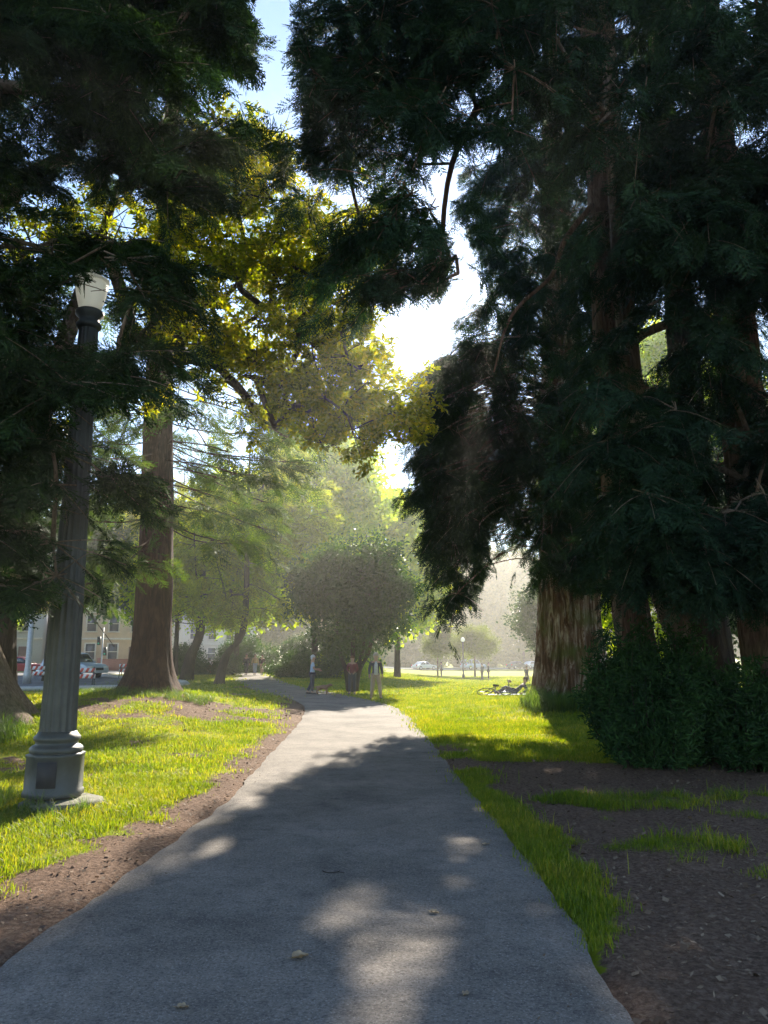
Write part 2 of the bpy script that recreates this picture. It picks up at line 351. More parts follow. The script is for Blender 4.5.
dm = np.maximum(dm, .8 * ((Sg.reshape(X.shape) > 0) & (Dg > .55) & (Y < 11.2)) * ss(.5, .8, Dg))
a_ = go.data.attributes.new('dirt', 'FLOAT', 'POINT'); a_.data.foreach_set('value', dm.ravel().astype(np.float32))

us = np.linspace(-1, 1, 25); rows = []
s_ = np.arange(len(CL))
for j in range(len(CL)):
    c = CL[j]; w = c[2] / 2
    eL = (fbm(np.array([c[1] * 2.6]), np.array([3.]), 0, 4, 21)[0] - .5) * .1; eR = (fbm(np.array([c[1] * 2.6]), np.array([9.]), 0, 4, 22)[0] - .5) * .1
    off = us * w + np.where(us < 0, eL * -us, eR * us)
    P = c[:2] + off[:, None] * CN[j]
    z = hgt(P[:, 0], P[:, 1]) + .018 * (1 - us ** 8) - .004
    rows.append(np.column_stack([P, z]))
nr = len(rows); i = np.arange(nr - 1)[:, None] * 25; k = np.arange(24)[None]
pm = MB().add(np.concatenate(rows), q=np.stack([i + k, i + k + 1, i + 25 + k + 1, i + 25 + k], -1).reshape(-1, 4))
tag(pm.build('path', M['path'], smooth=True), 'curving grey asphalt footpath through the park', 'path', kind='structure')

def sheet(name, near_l, far_l, lift, mat, label, cat, n=60):
    A = catmull(near_l, n // (len(near_l) - 1)); B = catmull(far_l, n // (len(far_l) - 1)); m = min(len(A), len(B)); A, B = A[:m], B[:m]
    rows = []; nu = 14
    for t in np.linspace(0, 1, nu):
        P = A * (1 - t) + B * t; rows.append(np.column_stack([P, hgt(P[:, 0], P[:, 1]) + lift]))
    i = np.arange(nu - 1)[:, None] * m; k = np.arange(m - 1)[None]
    return tag(MB().add(np.concatenate(rows), q=np.stack([i + k, i + m + k, i + m + k + 1, i + k + 1], -1).reshape(-1, 4)).build(name, mat, smooth=True), label, cat, kind='structure')
NR = [(-120, 26), (-17.5, 39), (-22, 62), (-20, 92), (0, 128), (40, 158), (160, 178)]
FR = [(-120, 70), (-40, 73), (-34, 84), (-30, 112), (-2, 142), (40, 170), (160, 190)]
sheet('road', NR, FR, .05, M['road'], 'sunlit street along the park edge', 'road')
M['kerb'] = plain('kerb_concrete', (.42, .41, .38), .85, bump=.3)
M['pave'] = plain('pavement_concrete', (.36, .34, .31), .9, bump=.2)
A = catmull(NR, 10); kb = MB(); kb.tube(np.column_stack([A, hgt(A[:, 0], A[:, 1]) + .08]), .13, 4)
tag(kb.build('kerb', M['kerb']), 'pale kerb between street and lawn', 'kerb', kind='structure')
A2 = catmull(FR, 10); A3 = A2 + np.gradient(A2, axis=0) @ np.array([[0, 1], [-1, 0]]) * .5
sheet('pavement', FR, [(x - 3, y + 4.5) for x, y in FR], .16, M['pave'], 'concrete pavement on the far side of the street', 'pavement')

# ------------------------------------------------------------------ leaf and spray shapes
def proto_spray(seed, L=.55, n=15, droop=.28, w=.011):
    g = np.random.default_rng(seed); V = []; Q = []
    def rh(b, d, l, wd, nrm):
        d = d / np.linalg.norm(d); s = np.cross(nrm, d); s /= np.linalg.norm(s) + 1e-9; k = len(V)
        V.extend([b, b + d * l * .45 + s * wd, b + d * l, b + d * l * .45 - s * wd]); Q.append([k, k + 1, k + 2, k + 3])
    ax = lambda t: np.array([t * L, .03 * sin(t * 5 + seed), -droop * L * t * t])
    for a in range(4): rh(ax(a / 4), ax((a + 1) / 4) - ax(a / 4), L / 3.4, .006, np.array([0, 0, 1.]))
    for j in range(n):
        t = .08 + .92 * j / n; s = 1 if j % 2 else -1
        l = L * (.42 * (1 - t) ** .7 + .12) * g.uniform(.8, 1.2)
        d = np.array([cos(R(48)), s * sin(R(48)), -.25 + g.normal(0, .16)]); nr_ = np.array([g.normal(0, .35), g.normal(0, .35), 1.])
        rh(ax(t), d, l, w, nr_)
        for q in range(int(2 + l * 22)):
            u = (q + .7) / (2.7 + l * 22); ss_ = 1 if q % 2 else -1
            d2 = d + .75 * ss_ * np.array([-d[1] * .9, d[0] * .9, 0]) + g.normal(0, .12, 3)
            rh(ax(t) + d / np.linalg.norm(d) * l * u, d2, l * .42 * (1 - u * .5), w * .8, nr_ + g.normal(0, .3, 3))
    return np.array(V), np.array(Q)
SPR = [proto_spray(s) for s in range(6)]
SPRF = [proto_spray(s + 20, .9, 9, .3, .028) for s in range(4)]      # bolder sprays for trees further off
def proto_leaves(seed, n, ln, wd, spread, curl=.2):
    g = np.random.default_rng(seed); V = []; Q = []
    for j in range(n):
        b = np.array([g.uniform(-.1, .5), g.normal(0, .12), g.normal(0, .12)]) * spread
        d = g.normal(0, 1, 3) * [.8, 1, .7] + [.7, 0, -.1]; d /= np.linalg.norm(d); l = ln * g.uniform(.7, 1.25); w_ = wd * g.uniform(.8, 1.2)
        nr_ = np.array([0, 0, 1.]) + g.normal(0, .55, 3); s = np.cross(nr_, d); s /= np.linalg.norm(s) + 1e-9; u = np.cross(d, s)
        k = len(V)
        V += [b, b + d * l * .3 + s * w_ + u * w_ * .35, b + d * l * .7 + s * w_ * .8 + u * (w_ * .3 - curl * l * .3), b + d * l - u * l * curl,
              b + d * l * .7 - s * w_ * .8 + u * (w_ * .3 - curl * l * .3), b + d * l * .3 - s * w_ + u * w_ * .35]
        Q += [[k, k + 1, k + 2, k + 3], [k, k + 3, k + 4, k + 5]]
    return np.array(V), np.array(Q)
MAG = [proto_leaves(s + 40, 11, .15, .034, .5) for s in range(6)]
BRO = [proto_leaves(s + 60, 16, .10, .028, .8) for s in range(5)]
SHR = [proto_leaves(s + 80, 16, .085, .011, .36) for s in range(5)]
def proto_far(seed, n=22, ln=.34, r=.8):
    g = np.random.default_rng(seed); V = []; Q = []
    for j in range(n):
        b = g.normal(0, .42, 3) * r; d = g.normal(0, 1, 3); d /= np.linalg.norm(d); s = np.cross(d, g.normal(0, 1, 3)); s /= np.linalg.norm(s)
        l = ln * g.uniform(.5, 1.2); k = len(V); V += [b, b + d * l * .5 + s * l * .28, b + d * l, b + d * l * .5 - s * l * .28]; Q.append([k, k + 1, k + 2, k + 3])
    return np.array(V), np.array(Q)
FARL = [proto_far(s + 90) for s in range(5)]
FARS = [proto_far(s + 95, 30, .2, .7) for s in range(5)]

GAP1 = [(238, -140), (306, -140), (292, 30), (284, 55), (300, 90), (302, 170), (325, 188), (370, 180), (372, 200), (345, 212), (320, 200), (290, 178), (296, 135), (262, 125), (252, 90), (256, 60)]
GAP2 = [(372, 300), (400, 302), (440, 295), (454, 270), (438, 200), (430, 180), (445, 178), (458, 220), (480, 255), (474, 275), (490, 290), (455, 315), (440, 335), (415, 366), (395, 360), (370, 330)]
CLEAR = [GAP1, GAP2]
def keep(P, polys, g, p=.94):
    px, py = proj(P); k = np.ones(len(P), bool)
    for poly in polys:
        k &= ~(inpoly(px, py, poly) & (g.random(len(P)) < p) & (P[:, 1] > 1))
    return k
SUNV = np.array([sin(SUN_AZ) * cos(SUN_EL), cos(SUN_AZ) * cos(SUN_EL), sin(SUN_EL)])
HOL = [(np.array([-3.69, 9.0, 6.1]), .2), (np.array([-3.69, 9.0, 5.9]), .15), (gp(460, 850), .13), (gp(457, 884), .04), (gp(345, 916), .13), (gp(400, 968), .16), (gp(375, 1012), .12), (gp(214, 853), .05), (gp(480, 812), .05)]
def sunopen(P, g, ex=.13):                      # boughs cut open along sun rays to light path spots and the lamp head
    k = np.ones(len(P), bool)
    for q, rad in HOL:
        v = P - q; t = v @ SUNV; dist = np.linalg.norm(v - t[:, None] * SUNV, axis=1); k &= ~((dist < rad + ex) & (t > 0))
    return k
def sample(poly, n, d0, d1, g, mind=18, py_bias=None):
    xs = [p[0] for p in poly]; ys = [p[1] for p in poly]; o = []; tries = 0
    while len(o) < n and tries < n * 60:
        tries += 1; x, y = g.uniform(min(xs), max(xs)), g.uniform(min(ys), max(ys))
        if not inpoly(np.array(x), np.array(y), poly): continue
        if any((x - a) ** 2 + (y - b) ** 2 < mind ** 2 for a, b, _ in o[-60:]): continue
        o.append((x, y, g.uniform(d0, d1)))
    return [at(*p) for p in o]

class Tree:
    """a trunk, greedy branching to foliage clumps, and a crown of sprays or leaves"""
    def __init__(s, name, label, cat, base, mats, seed, group=None):
        s.g = np.random.default_rng(seed); s.base = np.array(base, float); s.root = thing(name, label, cat, tuple(base), group=group)
        s.w = MB(); s.c = MB(); s.mats = mats; s.N = []; s.par = []; s.cnt = []; s.chains = []; s.seed = seed
    def trunk(s, P, r, seg=40, rings=90, flute=.12, nf=9, rough=.06, flare=.5, fh=1.2, node_from=.15, vs=.5):
        P = catmull(np.asarray(P, float), 20); r = np.interp(np.linspace(0, 1, len(P)), np.linspace(0, 1, len(r)), r)
        L = np.concatenate([[0], np.cumsum(np.linalg.norm(np.diff(P, axis=0), axis=1))]); t = np.linspace(0, 1, rings) ** 1.3 * L[-1]
        P2 = np.stack([np.interp(t, L, P[:, k]) for k in range(3)], 1); r2 = np.interp(t, L, r)
        r2 = r2 * (1 + flare * np.exp(-t / fh))
        a = np.linspace(0, 2 * pi, seg, endpoint=False); A_, T_ = np.meshgrid(a, t)
        n1 = fbm(np.cos(A_) * nf / 2.2, np.sin(A_) * nf / 2.2, T_ * vs * .4, 3, s.seed)
        ridge = 1 - np.abs(n1 * 2 - 1) * 2.2
        n2 = fbm(np.cos(A_) * nf * 2, np.sin(A_) * nf * 2, T_ * vs * 2, 3, s.seed + 3) - .5
        lobes = np.cos(A_ * 5 + s.seed + n1 * 2) * .10 * np.exp(-T_ / (fh * 1.2))
        rr = r2[:, None] * (1 + flute * (ridge - .5) + rough * n2 * 2 + lobes * (1 if flare > .2 else .2))
        V = np.stack([P2[:, 0:1] + rr * np.cos(A_), P2[:, 1:2] + rr * np.sin(A_), P2[:, 2:3] + 0 * A_], -1)
        i = np.arange(rings - 1)[:, None] * seg; k = np.arange(seg)[None]; k2 = (k + 1) % seg
        s.w.add(V.reshape(-1, 3), q=np.stack([i + k, i + k2, i + seg + k2, i + seg + k], -1).reshape(-1, 4))
        for q in range(0, len(P)):
            if q / len(P) >= node_from: s.N.append(P[q]); s.par.append(len(s.N) - 2 if s.N[:-1] else -1); s.cnt.append(0)
        s.nt = len(s.N); return s
    def grow(s, clumps, sag=.12, only_trunk=False, low=.35, tip=.012, avoid=(), dmax=60):
        kept = []
        cl = sorted(clumps, key=lambda c: min(np.linalg.norm(c[:2] - n[:2]) for n in s.N[:s.nt:4]))
        for c in cl:
            N = np.array(s.N[:s.nt] if only_trunk else s.N); d = np.linalg.norm(N - c, axis=1)
            d = d + low * np.maximum(0, N[:, 2] - c[2]) + (.0 if only_trunk else .25) * (np.arange(len(N)) >= s.nt) * 0
            j = int(np.argmin(d)); a = N[j]; L = np.linalg.norm(c - a); k = max(3, int(L / .35)); pts = [a]
            jit = s.g.normal(0, .05 * min(L, 4), 3)
            for t in np.linspace(0, 1, k + 1)[1:]:
                p = a + (c - a) * t; p = p + jit * sin(pi * t) + np.array([0, 0, sag * L * sin(pi * t) * 1.0]) + s.g.normal(0, .012 * L ** .5, 3) * (t < 1)
                pts.append(p)
            if avoid:
                A_ = np.array(pts[1:]); qx, qy = proj(A_); fr = (A_[:, 1] > .5) & (A_[:, 1] < dmax)
                if any((inpoly(qx, qy, po) & fr).any() for po in avoid): continue
            if not sunopen(np.array(pts[1:]), None, .02).all() and s.g.random() < .6: continue
            kept.append(c)
            ids = [j]
            for p in pts[1:]:
                s.N.append(p); s.par.append(ids[-1]); s.cnt.append(0); ids.append(len(s.N) - 1)
            q = ids[-1]
            while q >= s.nt: s.cnt[q] += 1; q = s.par[q]
            s.chains.append(ids)
        for ids in s.chains:
            r = [tip * max(1, s.cnt[q if q >= s.nt else ids[1]]) ** .55 for q in ids]; r[0] = r[1] * 1.15
            Pq = np.array([s.N[q] for q in ids])
            for _ in range(3): Pq[1:-1] = .25 * Pq[:-2] + .5 * Pq[1:-1] + .25 * Pq[2:]
            s.w.tube(Pq, r, 6)
        s.chains = []
        return kept
    def conifer(s, clumps, r=.8, n=26, proto=SPR, sc=(.8, 1.3), droop=.55, flat=.45, clear=CLEAR, twigs=5, outward=None, p=.94):
        g = s.g; ax = np.array(s.N[0])
        for c in clumps:
            o = c - ax; o[2] = 0; o /= np.linalg.norm(o) + 1e-9
            Ps = []; Ds = []
            for t in range(twigs):
                d = o * .8 + g.normal(0, .7, 3) * [1, 1, flat]; d[2] -= droop * .5; d /= np.linalg.norm(d); L = r * g.uniform(.6, 1.25)
                u = np.linspace(0, 1, 6); pts = c - d * L * .25 + u[:, None] * d * L * 1.2; pts[:, 2] -= droop * L * .5 * u ** 2
                
                if keep(pts, clear[:2], g, 1.).all() and sunopen(pts, g, .02).all(): s.w.tube(pts, np.linspace(.010, .004, 6), 3, cap=False)
                m = max(2, int(n / twigs)); uu = g.uniform(.05, 1.05, m)
                pp = c - d * L * .25 + uu[:, None] * d * L * 1.2; pp[:, 2] -= droop * L * .5 * uu ** 2
                side = np.cross(d, [0, 0, 1]); side /= np.linalg.norm(side) + 1e-9
                dd = d * .8 + side * np.where(g.random(m) < .5, 1, -1)[:, None] * g.uniform(.2, 1.1, m)[:, None] + g.normal(0, .25, (m, 3)); dd[:, 2] -= droop * g.uniform(.2, 1.3, m)
                Ps.append(pp); Ds.append(dd)
            P = np.concatenate(Ps); D = np.concatenate(Ds); k = keep(P + D / np.linalg.norm(D, axis=1)[:, None] * .25, clear, g, p) & keep(P, clear, g, p) & sunopen(P, g) & sunopen(P + .22 * D / np.linalg.norm(D, axis=1)[:, None], g) & sunopen(P + .42 * D / np.linalg.norm(D, axis=1)[:, None], g); P, D = P[k], D[k]
            if not len(P): continue
            w = g.integers(0, len(proto), len(P)); S = g.uniform(*sc, len(P))
            Mx = frames(D, roll=g.normal(0, .5, len(P)), s=S)
            for q in range(len(proto)):
                if (w == q).any(): tile(s.c, proto[q], Mx[w == q], P[w == q])
        return s
    def leafy(s, clumps, r=.6, n=20, proto=MAG, sc=(.8, 1.2), clear=CLEAR, flat=.7, twigs=4, p=.94):
        g = s.g; Ps = []; Ds = []
        for c in clumps:
            for t in range(twigs):
                d = g.normal(0, 1, 3) * [1, 1, flat]; d /= np.linalg.norm(d); L = r * g.uniform(.5, 1.2)
                u = np.linspace(0, 1, 4)[:, None]; s.w.tube(c + u * d * L + u ** 2 * [0, 0, .1], np.linspace(.009, .003, 4), 3, cap=False)
                m = max(1, n // twigs); uu = g.uniform(.25, 1.1, m)[:, None]
                Ps.append(c + uu * d * L + uu ** 2 * [0, 0, .1] + g.normal(0, .06, (m, 3))); Ds.append(d + g.normal(0, .5, (m, 3)))
        P = np.concatenate(Ps); D = np.concatenate(Ds); k = keep(P, clear, g, p) & sunopen(P, g); P, D = P[k], D[k]
        w = g.integers(0, len(proto), len(P)); S = g.uniform(*sc, len(P)); Mx = frames(D, roll=g.uniform(-1, 1, len(P)), s=S)
        for q in range(len(proto)):
            if (w == q).any(): tile(s.c, proto[q], Mx[w == q], P[w == q])
        return s
    def done(s):
        s.w.build('trunk', s.mats[0], s.root, smooth=True, loc=s.base).location = (0, 0, 0)
        if s.c.n: s.c.build('crown', s.mats[1], s.root, loc=s.base).location = (0, 0, 0)
        return s.root
def gz(x, y): return np.array([x, y, float(hgt(x, y))])
def wedge(cx, cy, z0, z1, r0, r1, n, g, ang=None, hollow=.3):       # clump places in an upright cone-like crown
    o = []
    for _ in range(n):
        t = g.random(); z = z0 + (z1 - z0) * t; a = g.uniform(0, 2 * pi) if ang is None else g.uniform(*ang); rr = (r0 + (r1 - r0) * t) * (hollow + (1 - hollow) * g.random() ** .6)
        o.append(np.array([cx + rr * cos(a), cy + rr * sin(a), z - .15 * rr]))
    return o
def outframe(cl, m=40):                                              # those beyond the picture's edges, so the view inside stays as sampled
    P = np.array(cl); px, py = proj(P); k = (py < -m) | (px < -m) | (px > 768 + m) | (P[:, 1] < 2)
    return [c for c, q in zip(cl, k) if q]

# ---- the dark conifer at the left edge (its boughs reach over the lamp)
g0 = np.random.default_rng(100)
b = gz(-8.45, 16.2); T = Tree('conifer_tree', 'dark conifer whose leaning trunk flares at the left edge, boughs over the lamp post', 'tree', b, (M['bark_grey'], M['conifer']), 1)
T.trunk([b + [.1, 0, -.3], b + [-.35, 0, 1.5], b + [-.8, -.2, 4], b + [-1.2, -.3, 8], b + [-1.3, -.3, 14], b + [-1.3, 0, 21]], [.78, .6, .5, .42, .3, .06], flare=.9, fh=.9)
PA = [(-140, -140), (236, -140), (258, 50), (240, 100), (215, 80), (175, 125), (235, 165), (190, 190), (120, 205), (60, 200), (0, 215), (-140, 215)]
PB = [(-140, 215), (60, 228), (150, 230), (160, 262), (140, 290), (-140, 330)]
PC = [(-140, 315), (70, 325), (165, 325), (175, 345), (115, 375), (92, 410), (-140, 420)]
PD = [(-140, 410), (62, 420), (110, 460), (108, 500), (64, 500), (58, 600), (-140, 610)]
LOWC = [(36, 600), (130, 600), (130, 740), (36, 740)]; T0T = [(-60, 612), (48, 606), (48, 720), (-60, 720)]; LAMPC = [(66, 278), (116, 278), (116, 326), (66, 326)]; POSTC = [(64, 400), (102, 400), (92, 560), (86, 640), (46, 640), (56, 500)]; HOLES = [[(0, 218), (60, 222), (60, 250), (0, 262)], [(70, 196), (120, 205), (170, 215), (150, 240), (75, 236)], [(195, 88), (232, 88), (228, 118), (198, 120)]]
cl = sample(PA, 185, 6.5, 12, g0, 10) + sample(PB, 44, 7, 11, g0, 14) + sample(PC, 34, 6.5, 10, g0, 14) + sample(PD, 56, 7, 12, g0, 13)
far = outframe(wedge(b[0] - 1.2, b[1], 6, 20, 6, 1.2, 110, g0))
ok = {id(c) for c in T.grow(cl + far, sag=.10, low=.2, avoid=[LAMPC, GAP1] + HOLES[1:2], dmax=13)}; cl = [c for c in cl if id(c) in ok]
T.conifer(cl, .75, 52, sc=(.5, .9), clear=CLEAR + [LAMPC, LAMPC, LAMPC, POSTC, T0T, LOWC, LOWC] + HOLES, droop=.35, flat=.35, p=.85)
T.conifer(far, 1.3, 16, proto=SPRF, clear=[]); T.done()

# ---- the redwood on the mound
g1 = np.random.default_rng(101)
b = gz(-6.65, 22.3); T = Tree('redwood_tree', 'straight reddish brown redwood trunk on the grassy mound behind the lamp post', 'tree', b, (M['bark_red'], M['conifer_mid']), 2)
T.trunk([b + [0, 0, -.3], b + [.0, 0, 1.5], b + [-.04, 0, 5], b + [-.2, 0, 9], b + [-.3, 0, 16], b + [-.3, 0, 26]], [.60, .52, .47, .42, .30, .05], flare=.95, fh=.55, rings=140, seg=56, flute=.07, rough=.05, node_from=.12, vs=.3)
cl = sample([(80, 385), (145, 375), (145, 560), (120, 590), (85, 600), (95, 480)], 26, 18, 24, g1, 16) + sample([(172, 370), (290, 420), (300, 470), (250, 560), (176, 520)], 26, 19, 25, g1, 18) + \
     sample([(60, 120), (240, 120), (300, 300), (80, 330)], 22, 19, 24, g1, 22)
far = outframe(wedge(b[0], b[1], 11, 25, 4, .8, 60, g1))
T.grow(cl + far, sag=-.04, only_trunk=True, low=-.3, tip=.02)
T.conifer(cl, 1.0, 17,  clear=CLEAR, droop=.3, flat=.3, sc=(1., 1.7), p=.9)
T.conifer(far, 1.3, 12, proto=SPRF, clear=[]); T.done()

# ---- the golden broadleaf behind the lamp
g2 = np.random.default_rng(102)
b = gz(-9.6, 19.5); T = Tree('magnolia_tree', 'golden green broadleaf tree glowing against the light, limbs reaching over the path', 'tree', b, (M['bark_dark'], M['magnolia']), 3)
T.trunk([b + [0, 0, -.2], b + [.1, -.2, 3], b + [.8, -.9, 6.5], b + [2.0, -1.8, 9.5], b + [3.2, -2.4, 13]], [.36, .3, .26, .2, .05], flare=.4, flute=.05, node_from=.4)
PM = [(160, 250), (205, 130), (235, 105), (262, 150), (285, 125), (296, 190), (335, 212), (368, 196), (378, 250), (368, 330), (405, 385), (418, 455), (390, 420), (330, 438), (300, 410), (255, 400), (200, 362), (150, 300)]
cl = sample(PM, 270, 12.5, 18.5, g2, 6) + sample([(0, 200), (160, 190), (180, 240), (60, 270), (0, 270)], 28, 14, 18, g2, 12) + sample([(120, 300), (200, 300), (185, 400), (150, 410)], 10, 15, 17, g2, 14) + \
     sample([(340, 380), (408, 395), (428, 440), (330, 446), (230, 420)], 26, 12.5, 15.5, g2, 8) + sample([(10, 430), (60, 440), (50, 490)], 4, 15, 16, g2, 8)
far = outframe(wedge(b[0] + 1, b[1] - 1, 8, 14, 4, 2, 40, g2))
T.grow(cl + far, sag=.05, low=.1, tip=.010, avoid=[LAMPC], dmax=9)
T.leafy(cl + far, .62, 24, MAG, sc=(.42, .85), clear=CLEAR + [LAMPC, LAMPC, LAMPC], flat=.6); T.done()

# ---- the old redwood across the lawn (right of the path)
g3 = np.random.default_rng(103)
b = gz(5.85, 24.6); T = Tree('redwood_tree', 'massive old redwood with deeply furrowed pale streaked trunk standing in the lawn', 'tree', b, (M['bark_mix'], M['conifer']), 4)
T.trunk([b + [0, 0, -.4], b + [.05, 0, 2.5], b + [.15, 0, 6], b + [.2, 0, 12], b + [.2, 0, 18], b + [.2, 0, 27]], [1.02, .93, .86, .62, .42, .06], flare=.42, fh=.8, rings=200, seg=140, flute=.17, nf=13, rough=.07, node_from=.15, vs=.35)
PT = [(465, 150), (620, 130), (625, 560), (608, 590), (545, 582), (528, 530), (505, 500), (488, 560), (476, 585), (462, 606), (452, 590), (444, 520), (424, 465), (416, 430), (418, 395), (442, 345), (492, 292), (474, 235)]
T2T = [[(538, 590), (608, 590), (608, 710), (530, 710)]] * 2; GT = [[(572, 370), (590, 378), (588, 430), (574, 425)], [(502, 545), (532, 560), (528, 600), (512, 640), (498, 600)], [(482, 575), (498, 570), (505, 640), (480, 640)]]
cl = sample(PT, 270, 18.5, 26, g3, 10) + sample([(424, 385), (500, 330), (500, 490), (456, 570), (440, 480), (422, 440)], 95, 18, 22.5, g3, 8) + sample([(515, 60), (600, 60), (600, 330), (515, 330)], 34, 20.5, 23.3, g3, 10) + sample([(422, 400), (450, 370), (530, 400), (520, 490), (450, 520), (426, 460)], 90, 21, 26, g3, 8)
far = outframe(wedge(b[0], b[1], 10, 27, 5.5, 1, 70, g3))
ok = {id(c) for c in T.grow(cl + far, sag=.12, only_trunk=True, low=-.15, tip=.018)}; cl = [c for c in cl if id(c) in ok]
T.conifer(cl, .85, 40, clear=CLEAR + GT + T2T, droop=.9, flat=.4, sc=(.6, 1.1), p=.88)
T.conifer(far, 1.3, 14, proto=SPRF, clear=[]); T.done()

# ---- the redwood ring on the right
g4 = np.random.default_rng(104)
specs = [(648, 700, 13.2, .31, (-.25, 0, 0), 'reddish redwood trunk at the left of the clump, rising behind the tall shrub', 5),
         (716, 700, 12.2, .21, (-.75, .1, 0), 'slender pale brown redwood trunk leaning out of the clump between two thicker ones', 6),
         (778, 710, 12.8, .42, (-.1, 0, 0), 'thick redwood trunk at the right edge of the clump by the picture edge', 7),
         (716, 690, 15.5, .40, (-.1, 0, 0), 'dark shaded redwood trunk at the back of the clump', 8)]
RT = []
for px, py, d, r, lean, lab, sd in specs:
    p = at(px, py, d); b = gz(p[0], d); T = Tree('redwood_tree', lab, 'tree', b, (M['bark_grey'] if sd == 6 else M['bark_dark'] if sd == 8 else M['bark_brown'], M['conifer_blue']), sd, group='redwood trunks growing in a ring')
    l = np.array(lean)
    T.trunk([b + [0, 0, -.3], b + [0, 0, 1.2] + l * .3, b + [0, 0, 3] + l, b + [0, 0, 7] + l * 1.3, b + [0, 0, 13] + l * 1.3, b + [0, 0, 22] + l * 1.3], [r * 1.1, r, r * .94, r * .8, r * .6, .05], flare=.35, fh=.7, rings=160, seg=72, flute=.13, nf=9, rough=.06, node_from=.15, vs=.4)
    RT.append((T, b))
cl = sample([(480, -160), (900, -160), (900, 250), (620, 260), (560, 120)], 240, 8.5, 15.5, g4, 11) + \
     sample([(590, 150), (900, 150), (900, 555), (616, 550), (606, 450), (585, 300)], 190, 9.5, 14.5, g4, 13) + \
     sample([(618, 500), (768, 500), (830, 560), (768, 575), (640, 565)], 40, 9.5, 12.5, g4, 10)
OV = [(310, -140), (560, -140), (560, 80), (480, 170), (440, 175), (458, 225), (472, 280), (410, 292), (356, 280), (345, 225), (385, 190), (380, 150), (345, 175), (303, 176), (302, 110), (276, 62), (296, 40)]
ov = sample(OV, 120, 7.5, 11, g4, 14) + sample([(345, 190), (460, 170), (470, 280), (400, 292), (355, 275)], 16, 8, 9.5, g4, 12) + sample([(340, -20), (520, -20), (520, 120), (400, 100), (350, 90)], 40, 8, 12, g4, 10) + sample([(302, 60), (340, 60), (350, 170), (304, 172)], 10, 8, 9.5, g4, 10)
SUNH = True
far = outframe(wedge(5.3, 13, 8, 22, 6, 1.2, 130, g4))
allc = cl + ov + far; asg = {0: [], 1: [], 2: [], 3: []}
for j, c in enumerate(allc):
    if len(cl) <= j < len(cl) + len(ov): asg[0].append(c); continue
    dd = [np.linalg.norm((c - b)[:2]) * g4.uniform(.8, 1.25) for T, b in RT]; asg[int(np.argmin(dd))].append(c)
TRK = [[(622, 606), (800, 612), (800, 720), (622, 720)]] * 2 + [ [(722, 440), (736, 440), (738, 520), (724, 520)]]
for q, (T, b) in enumerate(RT):
    cc = asg[q]; oo = [c for c in cc if any(c is v for v in ov)]; ff = [c for c in cc if any(c is v for v in far)]; nn = [c for c in cc if not any(c is v for v in oo + ff)]
    T.grow(nn + ff, sag=.10, low=.1, tip=.012)
    if oo: T.grow(oo, sag=.1, low=.2, tip=.005)
    T.conifer(nn, .8, 46, clear=CLEAR + TRK + [[(598, 60), (614, 60), (620, 250), (604, 250)]], droop=.75, flat=.4, sc=(.55, 1.0), p=.88)
    if oo: T.conifer(oo, .62, 34, clear=CLEAR, droop=.6, flat=.45, sc=(.45, .8), p=.96)
    if ff: T.conifer(ff, 1.2, 13, proto=SPRF, clear=[])
    # bare hooked twigs
    if q == 0:
        for pts in ([(592, 205, 11), (565, 240, 10.8), (552, 275, 10.7), (520, 305, 10.6), (505, 330, 10.6), (494, 372, 10.6)],):
            T.w.tube(catmull([at(*p) for p in pts], 6), np.linspace(.05, .012, 31), 6)
    if q == 2:
        for pts in ([(768, 30, 9), (752, 60, 9), (762, 82, 9), (755, 100, 9), (742, 108, 9), (700, 104, 9)], [(722, 92, 9.2), (738, 125, 9.2), (736, 150, 9.2), (700, 185, 9.3)]):
            T.w.tube(catmull([at(*p) for p in pts], 6), .008, 4)
    T.done()

# ------------------------------------------------------------------ trees further off
def crowd_tree(name, label, cat, base, h, c0, rx, rz, n, per, proto, mats, seed, tr=.25, shape='round', leafr=.9, sc=(.8, 1.3), group=None, stems=1, clear=CLEAR, lean=0, low=.2, p=.6):
    T = Tree(name, label, cat, base, mats, seed, group); b = np.array(base, float); g = T.g
    for k in range(stems):
        o = np.array([cos(k * 2.4), sin(k * 2.4) * .5, 0]) * (.55 * (stems > 1)); m = (h + c0) / 2
        T.trunk([b + [0, 0, -.2] + o * .2, b + [lean * .3, 0, c0 * .5] + o * .7, b + [lean, 0, c0] + o * 1.6, b + [lean, 0, m] + o * 2, b + [lean, 0, h * .95] + o * 2.2], [tr, tr * .85, tr * .7, tr * .5, .03], seg=12, rings=26, flute=.04, flare=.4, fh=.5, node_from=.3)
    cl = []
    for _ in range(n):
        d = g.normal(0, 1, 3); d /= np.linalg.norm(d); q = .35 + .65 * g.random() ** .45
        if shape == 'cone':
            t = g.random() ** 1.3; a = g.uniform(0, 2 * pi); rr = rx * (1 - t * .85) * (.4 + .6 * g.random() ** .5); cl.append(b + [lean + rr * cos(a), rr * sin(a), c0 + (h - c0) * t - .15 * rr])
        else:
            c = b + [lean, 0, (c0 + h) / 2] + d * q * np.array([rx, rx, rz]); w = vnoise(c[0] * 2.4 / rx, c[1] * 2.4 / rx, c[2] * 2.4 / rx, seed)
            if w > .38: cl.append(c)
    T.grow(cl, sag=.03, low=low, tip=.012)
    if proto in (SPR, SPRF): T.conifer(cl, leafr, per, proto=proto, sc=sc, clear=clear, droop=.5, p=p)
    else: T.leafy(cl, leafr, per, proto, sc=sc, clear=clear, p=p)
    return T.done()
SKY2 = CLEAR + [[(395, 300), (440, 330), (415, 400), (390, 370)]]
